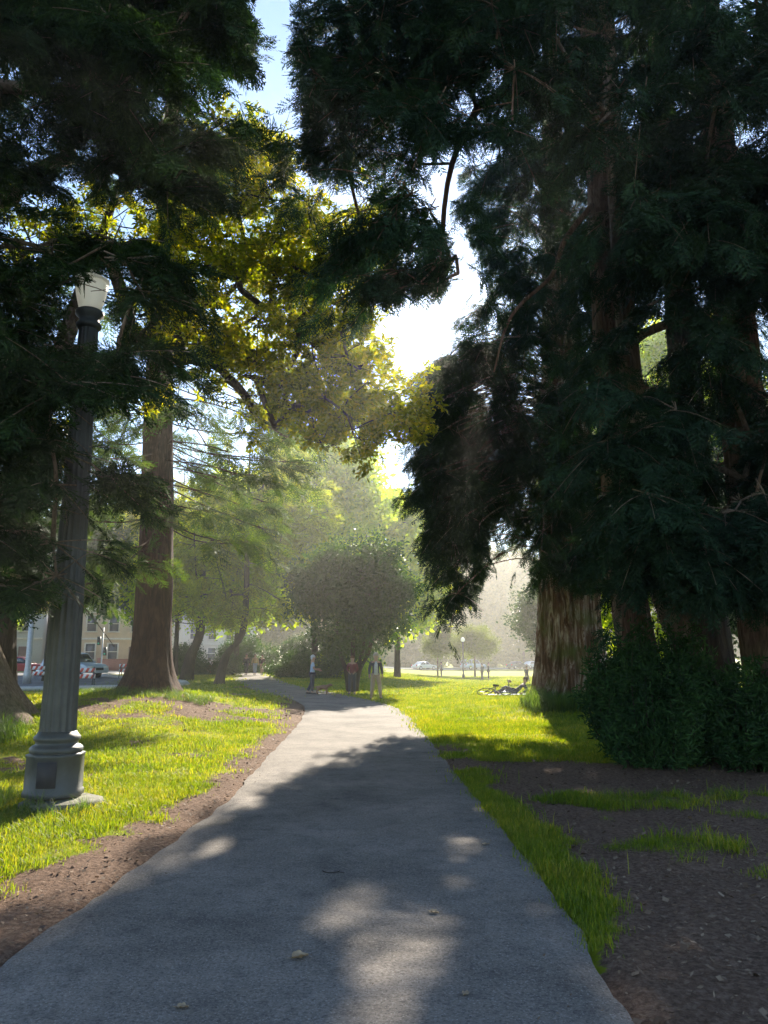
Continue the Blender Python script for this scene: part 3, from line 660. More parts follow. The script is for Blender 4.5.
p = gp(352, 691); crowd_tree('round_tree', 'small dark round-headed tree with several stems beside the path bend', 'tree', gz(-1.55, 37.5), 6.9, 2.1, 2.75, 2.5, 250, 14, BRO, (M['bark_dark'], M['broad_dark']), 31, .13, stems=4, leafr=.7, sc=(1.3, 2.2))
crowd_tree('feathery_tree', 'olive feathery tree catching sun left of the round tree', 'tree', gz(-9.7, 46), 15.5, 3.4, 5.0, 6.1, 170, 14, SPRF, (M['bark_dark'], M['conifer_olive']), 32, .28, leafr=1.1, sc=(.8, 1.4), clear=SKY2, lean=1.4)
crowd_tree('feathery_tree', 'tall feathery tree mostly hidden behind the redwood trunk, near the street', 'tree', gz(-16, 60), 17, 4.5, 5.0, 6.5, 170, 14, SPRF, (M['bark_dark'], M['conifer_olive']), 33, .22, leafr=1.1, sc=(.8, 1.4), clear=SKY2)
crowd_tree('oak_tree', 'crooked open branched oak just right of the redwood on the mound', 'tree', gz(-13.1, 52), 10.5, 3.2, 5.2, 3.6, 190, 14, BRO, (M['bark_dark'], M['broad']), 34, .42, leafr=.9, sc=(1.6, 2.6), low=.6, lean=.8)
crowd_tree('street_tree', 'dark green tree over the street between lamp post and redwood', 'tree', gz(-21.5, 50), 12, 5.2, 4.6, 3.4, 170, 14, BRO, (M['bark_dark'], M['broad_dark']), 35, .25, leafr=.9, sc=(1.6, 2.6))
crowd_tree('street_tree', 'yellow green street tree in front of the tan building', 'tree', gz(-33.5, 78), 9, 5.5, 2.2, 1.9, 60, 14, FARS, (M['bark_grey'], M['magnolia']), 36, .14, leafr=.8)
crowd_tree('street_tree', 'light green round street tree left of the lamp post', 'tree', gz(-40, 80), 7, 4.2, 2.2, 1.5, 60, 14, FARS, (M['bark_grey'], M['broad']), 37, .14, leafr=.8)
mids = [(-5.5, 62, 19, 5.5, 7.0, 'broad', 'tall light green tree behind the feathery trees'), (1.2, 70, 17, 5.2, 6.5, 'broad', 'light green tree just behind and above the round tree'),
        (-14, 74, 19, 5.5, 7.5, 'broad', 'green tree at the far end of the footpath'), (-22, 70, 16, 5.0, 6.0, 'broad_dark', 'dark tree behind the oak beside the street')]
for k, (x, y, h, rx, rz, mm, lab) in enumerate(mids):
    crowd_tree('park_tree', lab, 'tree', gz(x, y), h, h - 2 * rz + .8, rx, rz, 150, 12, FARL, (M['bark_dark'], M[mm]), 50 + k, .3, leafr=1.5, sc=(1.1, 1.9), clear=SKY2)
fars = [(-30, 128, 20), (-20, 140, 24), (-9, 150, 22), (1, 158, 21), (9, 165, 20), (16, 162, 22), (24, 168, 27), (32, 165, 28), (42, 172, 27), (54, 168, 26), (-42, 118, 17), (66, 160, 22), (80, 165, 21)]
flab = ['leftmost', 'second from left', 'third from left', 'fourth from left', 'fifth from left', 'sixth from left', 'seventh from left', 'fifth from right', 'fourth from right', 'behind the old redwood', 'behind the tan building', 'second from right', 'rightmost']
for k, (x, y, h) in enumerate(fars):
    y += 14 * (k >= 2)
    crowd_tree('park_tree', 'hazy distant tree in the row beyond the lawn, ' + flab[k], 'tree', gz(x, y), h, 3.0, 6.8, (h - 2.5) / 2, 190, 18, FARL, (M['bark_dark'], M['far']), 70 + k, .4, leafr=1.6, sc=(1.5, 2.4), clear=SKY2, group='hazy trees beyond the lawn')
crowd_tree('young_tree', 'small pale round tree standing by two people on the lawn', 'tree', gz(10.2, 88), 5.0, 2.2, 2.4, 1.6, 70, 14, FARS, (M['bark_grey'], M['far']), 90, .12, leafr=.7)
crowd_tree('young_tree', 'slender young tree left of the lawn lamp', 'tree', gz(6.3, 92), 6.0, 2.0, 1.7, 2.2, 50, 12, FARS, (M['bark_grey'], M['far']), 91, .10, leafr=.7)
crowd_tree('conifer_tree', 'dark bushy tree just left of the old redwood trunk', 'tree', gz(12.6, 58), 7.5, 2.6, 2.6, 2.6, 110, 14, FARS, (M['bark_dark'], M['broad_dark']), 92, .2, leafr=.9, sc=(1., 1.6))
crowd_tree('leafy_tree', 'green leafy tree in the gap between old redwood and trunk clump', 'tree', gz(11.2, 34), 11, 1.2, 2.6, 5.0, 190, 14, BRO, (M['bark_dark'], M['broad']), 93, .22, leafr=.8, sc=(1.2, 1.9))
crowd_tree('leafy_tree', 'leafy tree behind the clump of redwood trunks', 'tree', gz(15.5, 30), 13, 1.5, 4.6, 5.8, 260, 14, BRO, (M['bark_dark'], M['broad_dark']), 94, .25, leafr=1., sc=(1.4, 2.2))
crowd_tree('leafy_tree', 'tall tree high behind the old redwood crown', 'tree', gz(16.5, 46), 22, 7, 6, 7.5, 260, 14, FARL, (M['bark_dark'], M['broad']), 95, .35, leafr=1.2)

# ------------------------------------------------------------------ bushes
def bush(name, label, c, rx, ry, h, n, proto, mat, seed, sc=(.8, 1.3), up=.7, stems=24, low=0.05, cat='shrub'):
    g = np.random.default_rng(seed); c = np.array(c, float); root = thing(name, label, cat, tuple(c)); w = MB(); cr = MB(); P = []; D = []
    for k in range(stems):
        a = g.uniform(0, 2 * pi); q = g.random() ** .5; e = np.array([rx * q * cos(a) * g.uniform(.75, 1.2), ry * q * sin(a), h * (1 - .35 * q * q) * g.choice([g.uniform(.35, .7), g.uniform(.7, 1.0), g.uniform(.95, 1.22), g.uniform(1., 1.22)])])
        b0 = np.array([rx * .5 * q * cos(a), ry * .5 * q * sin(a), -.1]); t = np.linspace(0, 1, 7)[:, None]
        pts = b0 + (e - b0) * t + np.array([rx * .25 * cos(a), ry * .25 * sin(a), 0]) * np.sin(t * pi); w.tube(pts, np.linspace(.014, .004, 7), 4, cap=False)
        m = n // stems; tt = g.uniform(low, 1, m)[:, None]; pp = b0 + (e - b0) * tt + np.array([rx * .25 * cos(a), ry * .25 * sin(a), 0]) * np.sin(tt * pi) + g.normal(0, .06, (m, 3)) * [rx, ry, h * .5]
        pp[:, 2] = np.abs(pp[:, 2]) + .03; P.append(pp); dd = g.normal(0, 1, (m, 3)); dd[:, 2] = np.abs(dd[:, 2]) * .5 + up; D.append(dd)
    P = np.concatenate(P); D = np.concatenate(D); ww = g.integers(0, len(proto), len(P)); Mx = frames(D, roll=g.uniform(-3, 3, len(P)), s=g.uniform(*sc, len(P)))
    for q in range(len(proto)): tile(cr, proto[q], Mx[ww == q], P[ww == q])
    w.build('stem', M['bark_dark'], root); cr.build('foliage', mat, root); return root
bush('shrub', 'tall dark leafy shrub in front of the redwood clump', gz(4.05, 11.7), .95, .75, 1.72, 2600, SHR, M['shrub'], 201, stems=78)
bush('shrub', 'lower brighter leaved shrub right of the tall dark one', gz(5.4, 11.3), .85, .6, 1.15, 1700, SHR, M['shrub'], 202, stems=46, sc=(.9, 1.4))
bush('shrub', 'low leafy shrub at the right picture edge under the thick trunk', gz(6.6, 11.8), .8, .6, 1.35, 1300, SHR, M['shrub'], 203, stems=36)
bush('bush', 'rounded grey green bush right of the far end of the footpath', gz(-5.6, 58), 2.6, 2.0, 1.8, 900, FARS, M['broad_dark'], 204, sc=(.6, 1.), up=.3)
bush('bush', 'low hedge like bush behind the person in the blue shirt', gz(-3.0, 60), 2.2, 2.0, 1.4, 700, FARS, M['broad'], 205, sc=(.6, 1.), up=.3)
bush('bush', 'tall dark bush between the oak and the walkers', gz(-13.5, 78), 3.2, 2.0, 3.0, 1200, FARS, M['broad_dark'], 207, sc=(.8, 1.4), up=.3)
bush('bush', 'wide tall bush right of the walkers under the round tree', gz(-5.5, 76), 4.4, 2.2, 3.6, 1900, FARS, M['broad_dark'], 208, sc=(.8, 1.4), up=.3)
for k, (x, lab) in enumerate([(-4, 'left end'), (8, 'second from the left'), (20, 'middle'), (33, 'second from the right'), (47, 'right end')]):
    bush('hedge', 'hazy hedge beyond the far street, ' + lab + ' of the row', gz(x, 166 + x * .45), 7.0, 2.0, 4.2, 900, FARL, M['far'], 210 + k, sc=(1.2, 2.), up=.2, stems=20)
bush('bush', 'dark bushes behind the oak trunk', gz(-15.5, 66), 3.0, 2.0, 2.2, 900, FARS, M['broad_dark'], 206, sc=(.6, 1.), up=.3)

# ------------------------------------------------------------------ grass
def proto_tuft(seed, n, h, w, lean=.35, spread=.05):
    g = np.random.default_rng(seed); V = []; Q = []
    for j in range(n):
        a = g.uniform(0, 2 * pi); b = np.array([g.normal(0, spread), g.normal(0, spread), -.005]); d = np.array([cos(a), sin(a), 0]) * g.uniform(.1, lean * 2); s = np.array([-sin(a + g.normal(0, .8)), cos(a), 0]); s /= np.linalg.norm(s)
        hh = h * g.uniform(.5, 1.2); k = len(V); m = b + d * hh * .4 + [0, 0, hh * .62]; t = b + d * hh * 1.0 + [0, 0, hh * g.uniform(.75, 1.)]
        V += [b - s * w, b + s * w, m + s * w * .8, m - s * w * .8, t]; Q += [[k, k + 1, k + 2, k + 3], [k + 3, k + 2, k + 4, k + 4]]
    V = np.array(V); V2 = []; Q2 = []
    for k in range(0, len(V), 5):                # blade as two quads (tip pair 2 mm apart)
        o = len(V2); V2 += list(V[k:k + 4]) + [V[k + 4], V[k + 4] + (V[k + 1] - V[k]) * .12]; Q2 += [[o, o + 1, o + 2, o + 3], [o + 3, o + 2, o + 5, o + 4]]
    return np.array(V2), np.array(Q2)
TUF = [proto_tuft(s + 300, 14, .055, .0022) for s in range(5)]
TUM = [proto_tuft(s + 310, 12, .07, .0055, spread=.12) for s in range(5)]
TUF2 = [proto_tuft(s + 320, 10, .10, .018, spread=.3) for s in range(5)]
TALL = [proto_tuft(s + 330, 16, .34, .005, .5, .06) for s in range(5)]
def scatter(mb, n, x0, x1, y0, y1, protos, g, sc=(.7, 1.3), thr=.42, fn=None, clumpy=.0):
    x = g.uniform(x0, x1, n); y = y0 + (y1 - y0) * g.random(n); D, S = pathdist(x, y); dm = dirt(x, y); nz = fbm(x * 2.2, y * 2.2, 0, 3, 31)
    k = (D > .04) & (dm + (nz - .5) * .6 + np.abs(g.normal(0, .28, n)) * (thr < 1) < thr + .12) & (vnoise(x * 5, y * 5, 0, 33) > clumpy)
    if fn is not None: k &= fn(x, y, D, S)
    px, py = proj(np.stack([x, y, hgt(x, y)], 1)); k &= (px > -160) & (px < 930)
    x, y = x[k], y[k]; nz = nz[k]; P = np.stack([x, y, hgt(x, y) - .005], 1); w = g.integers(0, len(protos), len(x)); a = g.uniform(0, 2 * pi, len(x))
    s = g.uniform(*sc, len(x)) * (.6 + .9 * nz); c, t, o = np.cos(a) * s, np.sin(a) * s, 0 * a
    Mx = np.stack([np.stack([c, -t, o], -1), np.stack([t, c, o], -1), np.stack([o, o, s], -1)], 1)
    for q in range(len(protos)):
        if (w == q).any(): tile(mb, protos[q], Mx[w == q], P[w == q])
gg = np.random.default_rng(400); gm = MB()
notroad = lambda x, y, D, S: ~((x < -16.5) & (y > 37.5) & (y < 90)) & (y < 150 - 30 * (x < 0))
scatter(gm, 26000, -7, -1.6, 3.2, 11, TUF, gg, (.7, 1.6), clumpy=.12)
scatter(gm, 22000, .9, 7.5, 3.2, 13, TUF, gg, (.6, 1.5), clumpy=.1)
scatter(gm, 16000, .9, 2.4, 3.2, 13, TUF, gg, (.6, 1.1), clumpy=.0)
scatter(gm, 30000, -14, 10, 10.5, 20, TUM, gg, (.7, 1.2), clumpy=.1)
scatter(gm, 26000, -20, 18, 18, 34, TUM, gg, (1., 1.6), clumpy=.05)
scatter(gm, 36000, -26, 34, 32, 90, TUF2, gg, (.7, 1.3), fn=notroad)
MIDT = [proto_tuft(s + 340, 13, .11, .0035, .5, .06) for s in range(5)]
scatter(gm, 5200, 1.2, 6.5, 4, 11.5, MIDT, gg, (.6, 1.3), thr=.45, fn=lambda x, y, D, S: (S > 0) & (D > .3), clumpy=.35)
scatter(gm, 5200, -6.5, -1.6, 3.4, 11, MIDT, gg, (.5, 1.), thr=.55, clumpy=.5)
tag(gm.build('grass', M['grass']), 'short bright lawn grass', 'grass', kind='stuff')
tm = MB()
scatter(tm, 900, 4.2, 8.3, 21.9, 24.2, TALL, gg, (.8, 1.5), thr=2); scatter(tm, 260, -8.9, -6.5, 12.9, 14.7, TALL, gg, (.6, 1.2), thr=2); scatter(tm, 50, -4.7, -3.1, 8.0, 8.6, TALL, gg, (.25, .55), thr=2); scatter(tm, 60, -4.9, -4.1, 8.2, 9.6, TALL, gg, (.35, .8), thr=2)
scatter(tm, 500, -8.5, -4.6, 20.3, 21.8, TALL, gg, (.3, .6), thr=2, clumpy=.4); scatter(tm, 240, 2.5, 4.4, 7.4, 9.8, TALL, gg, (.25, .5), thr=.3, clumpy=.4)
tag(tm.build('tall_grass', M['grass_tall']), 'longer grass tufts around trunks and lamp base', 'grass', kind='stuff')
def litter(n, x0, x1, y0, y1, g, mb, thr, sz, onpath=0.):
    x = g.uniform(x0, x1, n); y = g.uniform(y0, y1, n); D, S = pathdist(x, y); dm = dirt(x, y); k = ((D > 0) & (dm > thr)) | ((D <= .0) & (g.random(n) < onpath * (.15 + ss(-.5, 0, D))))
    x, y, D = x[k], y[k], D[k]; n = len(x); a = g.uniform(0, 2 * pi, n); l = sz * g.uniform(.4, 1.6, n); w = l * g.choice([.06, .1, .2, .38], n)
    dx = np.stack([np.cos(a), np.sin(a), g.normal(0, .25, n)], 1) * l[:, None]; sx = np.stack([-np.sin(a), np.cos(a), g.normal(0, .35, n)], 1) * w[:, None]
    P = np.stack([x, y, hgt(x, y) + g.uniform(.008, .03, n)], 1)
    V = np.stack([P, P + dx * .5 + sx, P + dx, P + dx * .5 - sx], 1); mb.add(V.reshape(-1, 3), q=np.arange(4 * n).reshape(-1, 4))
lm = MB(); litter(26000, .9, 8, 3, 13.5, gg, lm, .4, .018, .02); litter(9000, -2.1, 1.3, 3, 12, gg, lm, 2., .014, .22); litter(14000, .9, 8, 3, 13.5, gg, lm, .5, .038, .004); litter(22000, -8, -1.5, 3, 14, gg, lm, .25, .03, .02); litter(9000, -10, 1.5, 14, 32, gg, lm, .3, .06, .01)
tag(lm.build('leaf_litter', M['litter']), 'dry leaves, bark chips and twigs on the bare soil', 'litter', kind='stuff')

# single bits on the path
def leaf_on_path(px, py, L, rz, label, cup=.3):
    p = gp(px, py); p[2] += .022; n = 9; m = MB(); V = []
    for i in range(n):
        t = i / (n - 1); w = L * .34 * sin(pi * t ** .8) + .002
        for s in (-1, -.5, 0, .5, 1): V.append([t * L - L / 2, s * w, abs(s) ** 2 * w * cup * .9 + .12 * L * (t - .5) ** 2 * 2 * cup + .004 * sin(i * 2 + s * 5)])
    i = np.arange(n - 1)[:, None] * 5; k = np.arange(4)[None]
    V = np.array(V); c, s_ = cos(rz), sin(rz); V = V @ np.array([[c, s_, 0], [-s_, c, 0], [0, 0, 1]])
    m.add(V, q=np.stack([i + k, i + k + 1, i + 5 + k + 1, i + 5 + k], -1).reshape(-1, 4))
    m.tube([V[2], V[2] + (V[2] - V[22]) * .5 + [0, 0, .004]], [.0015, .001], 4)
    o = m.build('fallen_leaf', M['dryleaf'], smooth=True); o.location = p; return tag(o, label, 'leaf')
M['dryleaf'] = plain('dry_leaf', (.34, .24, .14), .7, 0, .35, 30.)
leaf_on_path(300, 963, .10, .5, 'curled pale brown leaf lying on the near path', .75)
leaf_on_path(434, 916, .07, -.5, 'grey brown flat leaf right of the path centre between light patches', .4)
leaf_on_path(486, 848, .07, .3, 'small narrow leaf on the path beside the upper light patch', .3)
leaf_on_path(466, 1001, .05, 1.1, 'tiny leaf near the bottom of the path, right of centre', .3)
leaf_on_path(182, 1017, .06, .1, 'dark leaf at the bottom edge of the path', .5)
p = gp(333, 877); tw = MB(); tt = np.linspace(-1, 1, 12); tw.tube(np.stack([tt * .085, -tt * .03 + .02 * tt ** 2, .014 + .006 * np.sin(tt * 3)], 1), np.linspace(.0035, .002, 12), 5); tw.tube([[.02, 0, .015], [.05, .02, .02]], .002, 4)
o = tw.build('fallen_twig', M['bark_dark']); o.location = p + [0, 0, .01]; tag(o, 'thin dark curved twig on the path left of the light patches', 'twig')

# ------------------------------------------------------------------ park lamp
lp = gp(64, 800); lb = gz(-3.69, 9.0)
L = thing('street_lamp', 'fluted grey concrete lamp post with octagonal pedestal in the near left grass', 'lamp post', tuple(lb))
def oct_(mb, r, z0, z1, r2=None): mb.lathe([(r, z0), (r2 or r, z1)], (0, 0, 0), 8, rot=pi / 8)
m = MB(); m.lathe([(.44, -.25), (.44, .04), (.43, .07), (.40, .08)], (.15, -.12, 0), 8, rot=.5); m.build('plinth', M['plinth'], L)
m = MB(); m.lathe([(.325, .10), (.325, .15), (.31, .17), (.305, .51), (.315, .525), (.315, .55), (.27, .565)], (0, 0, 0), 8, rot=pi / 8 + .12); m.build('pedestal', M['lamp_stone'], L)
m = MB(); m.box((.305 * sin(.12), -.305 * cos(.12), .35), (.2, .02, .27), .12)
m.build('access_door', plain('door_dark', (.03, .03, .034), .8, 0, .2), L)
m = MB(); m.lathe([(.27, .55), (.285, .58), (.285, .61), (.26, .635), (.225, .65), (.225, .68), (.25, .70), (.25, .73), (.22, .76), (.20, .79)], (0, 0, 0), 32); m.build('base_moulding', M['lamp_stone'], L, smooth=False)
fl = MB(); seg = 96; a = np.linspace(0, 2 * pi, seg, endpoint=False); rr = 1 - .11 * np.abs(np.sin(a * 8)) ** .7; zs = np.linspace(.78, 5.65, 24); V = []
for z in zs:
    r = np.interp(z, [.78, 1.4, 5.65], [.198, .188, .115]); V.append(np.stack([r * rr * np.cos(a), r * rr * np.sin(a), 0 * a + z], 1))
i = np.arange(23)[:, None] * seg; k = np.arange(seg)[None]; k2 = (k + 1) % seg
fl.add(np.concatenate(V), q=np.stack([i + k, i + k2, i + seg + k2, i + seg + k], -1).reshape(-1, 4)); fl.build('shaft', M['lamp_stone'], L, smooth=True)
m = MB(); m.lathe([(.12, 5.63), (.15, 5.66), (.15, 5.7), (.12, 5.73), (.12, 5.77), (.17, 5.82), (.17, 5.86), (.14, 5.88)], (0, 0, 0), 32); m.build('capital', M['lamp_stone'], L)
gm_, nt, out = newmat('frosted_glass'); pb = nd(nt, 'ShaderNodeBsdfPrincipled', i_Roughness=.4); pb.inputs['Base Color'].default_value = (.92, .92, .9, 1); tb = nd(nt, 'ShaderNodeBsdfTranslucent'); tb.inputs[0].default_value = (.9, .92, .9, 1)
ms = nd(nt, 'ShaderNodeMixShader', i_0=.5); nt.links.new(pb.outputs[0], ms.inputs[1]); nt.links.new(tb.outputs[0], ms.inputs[2]); nt.links.new(ms.outputs[0], out.inputs[0]); M['frost'] = gm_
m = MB(); m.lathe([(.115, 5.885), (.14, 5.92), (.18, 6.08), (.205, 6.22), (.19, 6.26)], (0, 0, 0), 8, rot=.2); hd = m.build('lamp_shade', M['frost'], L)
m = MB(); m.lathe([(.21, 6.265), (.21, 6.29), (.12, 6.34), (.05, 6.37), (.03, 6.4), (.04, 6.43), (.0, 6.46)], (0, 0, 0), 24); m.build('lamp_cap', M['frost'], L)
# lawn lamp, street pole
q = gz(8.5, 84); L2 = thing('street_lamp', 'thin dark lamp with white globe standing far across the lawn', 'lamp post', tuple(q))
m = MB(); m.lathe([(.16, 0), (.16, .3), (.09, .45), (.06, 3.7), (.10, 3.78), (.10, 3.85)], (0, 0, 0), 12); m.build('post', M['metal'], L2); m = MB(); m.ball((0, 0, 4.05), (.22, .22, .26), 14); m.build('globe', M['frost'], L2, smooth=True)
q = gz(-20.9, 46); L3 = thing('utility_pole', 'grey street pole left of the lamp post beside the kerb', 'pole', tuple(q)); m = MB(); m.lathe([(.24, 0), (.22, .6), (.17, 1.0), (.13, 7.5)], (0, 0, 0), 14); m.build('post', M['galv'], L3)
m = MB(); m.tube([(0, 0, 7.2), (.8, .1, 7.9), (1.8, .2, 8.0)], [.06, .05, .04], 8); m.build('arm', M['galv'], L3); m = MB(); m.box((2.0, .2, 7.97), (.6, .25, .14)); m.build('lamp_head', M['galv'], L3)

# ------------------------------------------------------------------ vehicles
def paint(name, c, r=.3): return plain(name, c, r, .1, .04, 3.)
M['tyre'] = plain('tyre_rubber', (.02, .02, .02), .8); M['rim'] = plain('alloy_rim', (.5, .5, .52), .3, .8)
M['glass'] = plain('car_glass', (.03, .04, .05), .06, 0, .05, spec=1.0); M['red_lens'] = plain('tail_lens', (.5, .02, .02), .2); M['clear_lens'] = plain('head_lens', (.75, .78, .8), .15)
def bev(pts, width, y=0, b=.05, taper=None):
    bm = bmesh.new(); n = len(pts); A = [bm.verts.new((x, -width / 2 * (taper(z) if taper else 1), z)) for x, z in pts]; B = [bm.verts.new((x, width / 2 * (taper(z) if taper else 1), z)) for x, z in pts]
    bm.faces.new(A[::-1]); bm.faces.new(B)
    for i in range(n): bm.faces.new((A[i], A[(i + 1) % n], B[(i + 1) % n], B[i]))
    bmesh.ops.recalc_face_normals(bm, faces=bm.faces); 
    if b: bmesh.ops.bevel(bm, geom=list(bm.edges), offset=b, segments=2, profile=.6, affect='EDGES', clamp_overlap=True)
    return bm
def bmo(bm, name, mat, parent=None, smooth=False):
    me = bpy.data.meshes.new(name); bm.to_mesh(me); bm.free(); me.materials.append(mat); o = bpy.data.objects.new(name, me); C.objects.link(o); o.parent = parent
    if smooth: me.polygons.foreach_set('use_smooth', [True] * len(me.polygons))
    return o
def car(name, label, cat, loc, rz, mat, kind='suv', group=None):
    Rt = thing(name, label, cat, tuple(loc), rz, group); L_, W, H = (4.8, 1.9, 1.75) if kind == 'suv' else (4.5, 1.78, 1.45)
    bl = .95 if kind == 'suv' else .82; x = L_ / 2
    def arch(cx, r, n=7): return [(cx + r * cos(a), .34 + r * sin(a)) for a in np.linspace(pi, 0, n)][::-1]
    bot = [(-x + .05, .34)] + [(-1.42 + .40 * cos(a), .34 + .40 * sin(a)) for a in np.linspace(pi, 0, 7)] + [(1.42 + .40 * cos(a), .34 + .40 * sin(a)) for a in np.linspace(pi, 0, 7)] + [(x - .05, .34)]
    prof = bot + [(x, .55), (x - .05, bl - .18), (x - .35, bl - .02), (x - 1.15, bl + .08), (-x + .1, bl + .10), (-x, bl - .1), (-x, .5)]
    bmo(bev(prof, W, b=.035), 'body', mat, Rt, True)
    if kind == 'suv': cab = [(x - 1.3, bl + .05), (x - 1.95, H - .06), (x - 2.4, H), (-x + .55, H), (-x + .3, H - .06), (-x + .06, bl + .07)]
    else: cab = [(x - 1.35, bl + .04), (x - 2.1, H - .04), (x - 2.5, H), (-x + 1.25, H - .02), (-x + .55, bl + .08)]
    tp = lambda z: .96 - .16 * max(0, (z - bl)) / (H - bl)
    bmo(bev(cab, W, b=.05, taper=tp), 'cabin', mat, Rt, True)
    # side glass, wind screens as thin panes just proud of the cabin
    zb, zt = bl + .12, H - .1
    for s in (-1, 1):
        for x0, x1, x0t, x1t in ([(x - 1.5, x - 2.5, x - 2.0, x - 2.52), (x - 2.6, x - 3.45, x - 2.6, x - 3.42), (x - 3.55, -x + .25, x - 3.5, -x + .5)] if kind == 'suv' else [(x - 1.55, x - 2.5, x - 2.15, x - 2.5), (x - 2.6, -x + .8, x - 2.6, -x + 1.25)]):
            y0, y1 = s * (W / 2 * tp(zb) + .012), s * (W / 2 * tp(zt) + .012); V = np.array([(x0, y0, zb), (x1, y0, zb), (x1t, y1, zt), (x0t, y1, zt)]); V2 = V - [0, s * .02, 0]
            gl = MB(); gl.add(np.concatenate([V, V2]), q=[[0, 1, 2, 3], [4, 7, 6, 5], [0, 4, 5, 1], [1, 5, 6, 2], [2, 6, 7, 3], [3, 7, 4, 0]]); gl.build('side_window', M['glass'], Rt)
    for nm, a, b_ in (('windscreen', cab[0], cab[1]), ('rear_window', cab[-1], cab[-3] if kind != 'suv' else cab[-2])):
        sx = 1 if nm == 'windscreen' else -1; V = []
        for t in (.14, .9):
            xx = a[0] + (b_[0] - a[0]) * t + .014 * sx; zz = a[1] + (b_[1] - a[1]) * t + .012
            for s in (-1, 1): V.append((xx, s * (W / 2 * tp(zz) - .12), zz))
        V = np.array(V); m = MB().add(np.concatenate([V, V - [.02 * sx, 0, .01]]), q=[[0, 1, 3, 2], [4, 6, 7, 5], [0, 4, 5, 1], [1, 5, 7, 3], [3, 7, 6, 2], [2, 6, 4, 0]]); m.build(nm, M['glass'], Rt)
    for wx in (-1.42, 1.42):
        for s in (-1, 1):
            w = MB(); w.tube([(wx, s * (W / 2 - .24), .34), (wx, s * (W / 2 - .22), .34), (wx, s * (W / 2 - .02), .34), (wx, s * (W / 2), .34)], [.31, .34, .34, .31], 20); wo = w.build('wheel', M['tyre'], Rt)
            w = MB(); w.tube([(wx, s * (W / 2 - .01), .34), (wx, s * (W / 2 + .012), .34)], [.21, .19], 12)
            w.build('rim', M['rim'], wo)
    for s in (-1, 1):
        m = MB(); m.box((x - .05, s * (W / 2 - .28), bl - .2), (.14, .36, .15)); m.build('headlight', M['clear_lens'], Rt); m = MB(); m.box((-x + .04, s * (W / 2 - .2), bl - .02), (.12, .22, .26)); m.build('tail_light', M['red_lens'], Rt)
        m = MB(); m.box((x - 1.65, s * (W / 2 + .08), bl + .12), (.12, .2, .14)); m.build('mirror', mat, Rt)
    m = MB(); m.box((x - .0, 0, .62), (.05, .9, .18)); m.build('grille', M['tyre'], Rt)
    return Rt
P1, P2, P3, P4 = paint('silver_blue_paint', (.42, .5, .6)), paint('white_paint', (.75, .75, .74)), paint('dark_paint', (.05, .06, .07)), paint('red_paint', (.35, .03, .03))
sp = at(84, 671, 55); suv = car('parked_car', 'silver blue sport utility vehicle on the street between lamp post and redwood', 'car', gz(sp[0] - .9, 55.5) + [0, 0, .055], R(-28), P1)
car('parked_car', 'dark red car on the street at the left edge behind the barricade', 'car', gz(-28.6, 62) + [0, 0, .055], R(10), P4, 'sedan')
cw = car('parked_car', 'white car parked at the far end of the footpath left of the walkers', 'car', gz(-17.5, 97) + [0, 0, .055], R(48), P2, 'sedan', group='cars parked beyond the park')
dup(cw, gz(-24.5, 93) + [0, 0, .055], R(50), 'white car just right of the oak trunk on the far street')
dup(cw, gz(-11, 108) + [0, 0, .055], R(40), 'white car behind the walkers on the far street')
dk = car('parked_car', 'dark car parked at the far end behind the bushes right of the walkers', 'car', gz(-5, 121) + [0, 0, .055], R(38), P3, 'sedan', group='cars parked beyond the park')
gaps = ['first from the left', 'second from the left', 'third from the left', 'third from the old redwood trunk', 'second from the old redwood trunk', 'nearest the old redwood trunk']
for k in range(6):
    x = 7 + k * 7.3 + 2 * (k % 3); y = np.interp(x, [0, 40], [131, 161]); s = [cw, suv, dk][k % 3]; dup(s, gz(x, y) + [0, 0, .055], R(36), 'parked car seen far beyond the lawn, ' + gaps[k])['group'] = 'cars parked beyond the park'

# ------------------------------------------------------------------ street furniture
M['white'] = plain('white_board', (.75, .74, .72), .5); M['orange'] = plain('red_stripe', (.62, .08, .04), .5)
def barricade(px, d, label, rz=0, w=1.2):
    q = at(px, 680, d); q = gz(q[0], d) + [0, 0, .02]; Rt = thing('traffic_barricade', label, 'barricade', tuple(q), rz, 'striped barricades at the street')
    for s in (-1, 1):
        m = MB(); m.tube([(s * w * .42, -.25, 0), (s * w * .42, 0, 1.05)], .03, 6); m.build('leg', M['metal'], Rt); m = MB(); m.tube([(s * w * .42, .25, 0), (s * w * .42, 0, 1.05)], .03, 6); m.build('leg', M['metal'], Rt)
    for z in (.55, .88):
        bm = MB(); bm.box((0, -.05 + (z - .55) * .0, z), (w, .03, .22)); bo = bm.build('board', M['white'], Rt); st = MB()
        for x in np.arange(-w / 2 + .14, w / 2 - .1, .3):
            V = np.array([(x - .1, -.068, z - .108), (x + .05, -.068, z - .108), (x + .15, -.068, z + .108), (x, -.068, z + .108)]); st.add(np.concatenate([V, V + [0, .003, 0]]), q=[[0, 1, 2, 3], [4, 7, 6, 5], [0, 4, 5, 1], [1, 5, 6, 2], [2, 6, 7, 3], [3, 7, 4, 0]])
        st.build('stripe', M['orange'], bo)
barricade(84, 43, 'red and white striped barricade in front of the silver blue vehicle', .1)
barricade(127, 55, 'red and white striped barricade touching the redwood trunk outline', -.1)
barricade(38, 48, 'red and white striped barricade left of the lamp post', .1)
M['sig'] = plain('signal_black', (.02, .025, .02), .4); M['green_on'] = plain('green_lens', (.02, .45, .25), .2)
q = gz(at(101, 668, 76)[0], 76) + [0, 0, .15]; TL = thing('traffic_light', 'traffic signal on a thin pole in front of the tan building', 'traffic light', tuple(q))
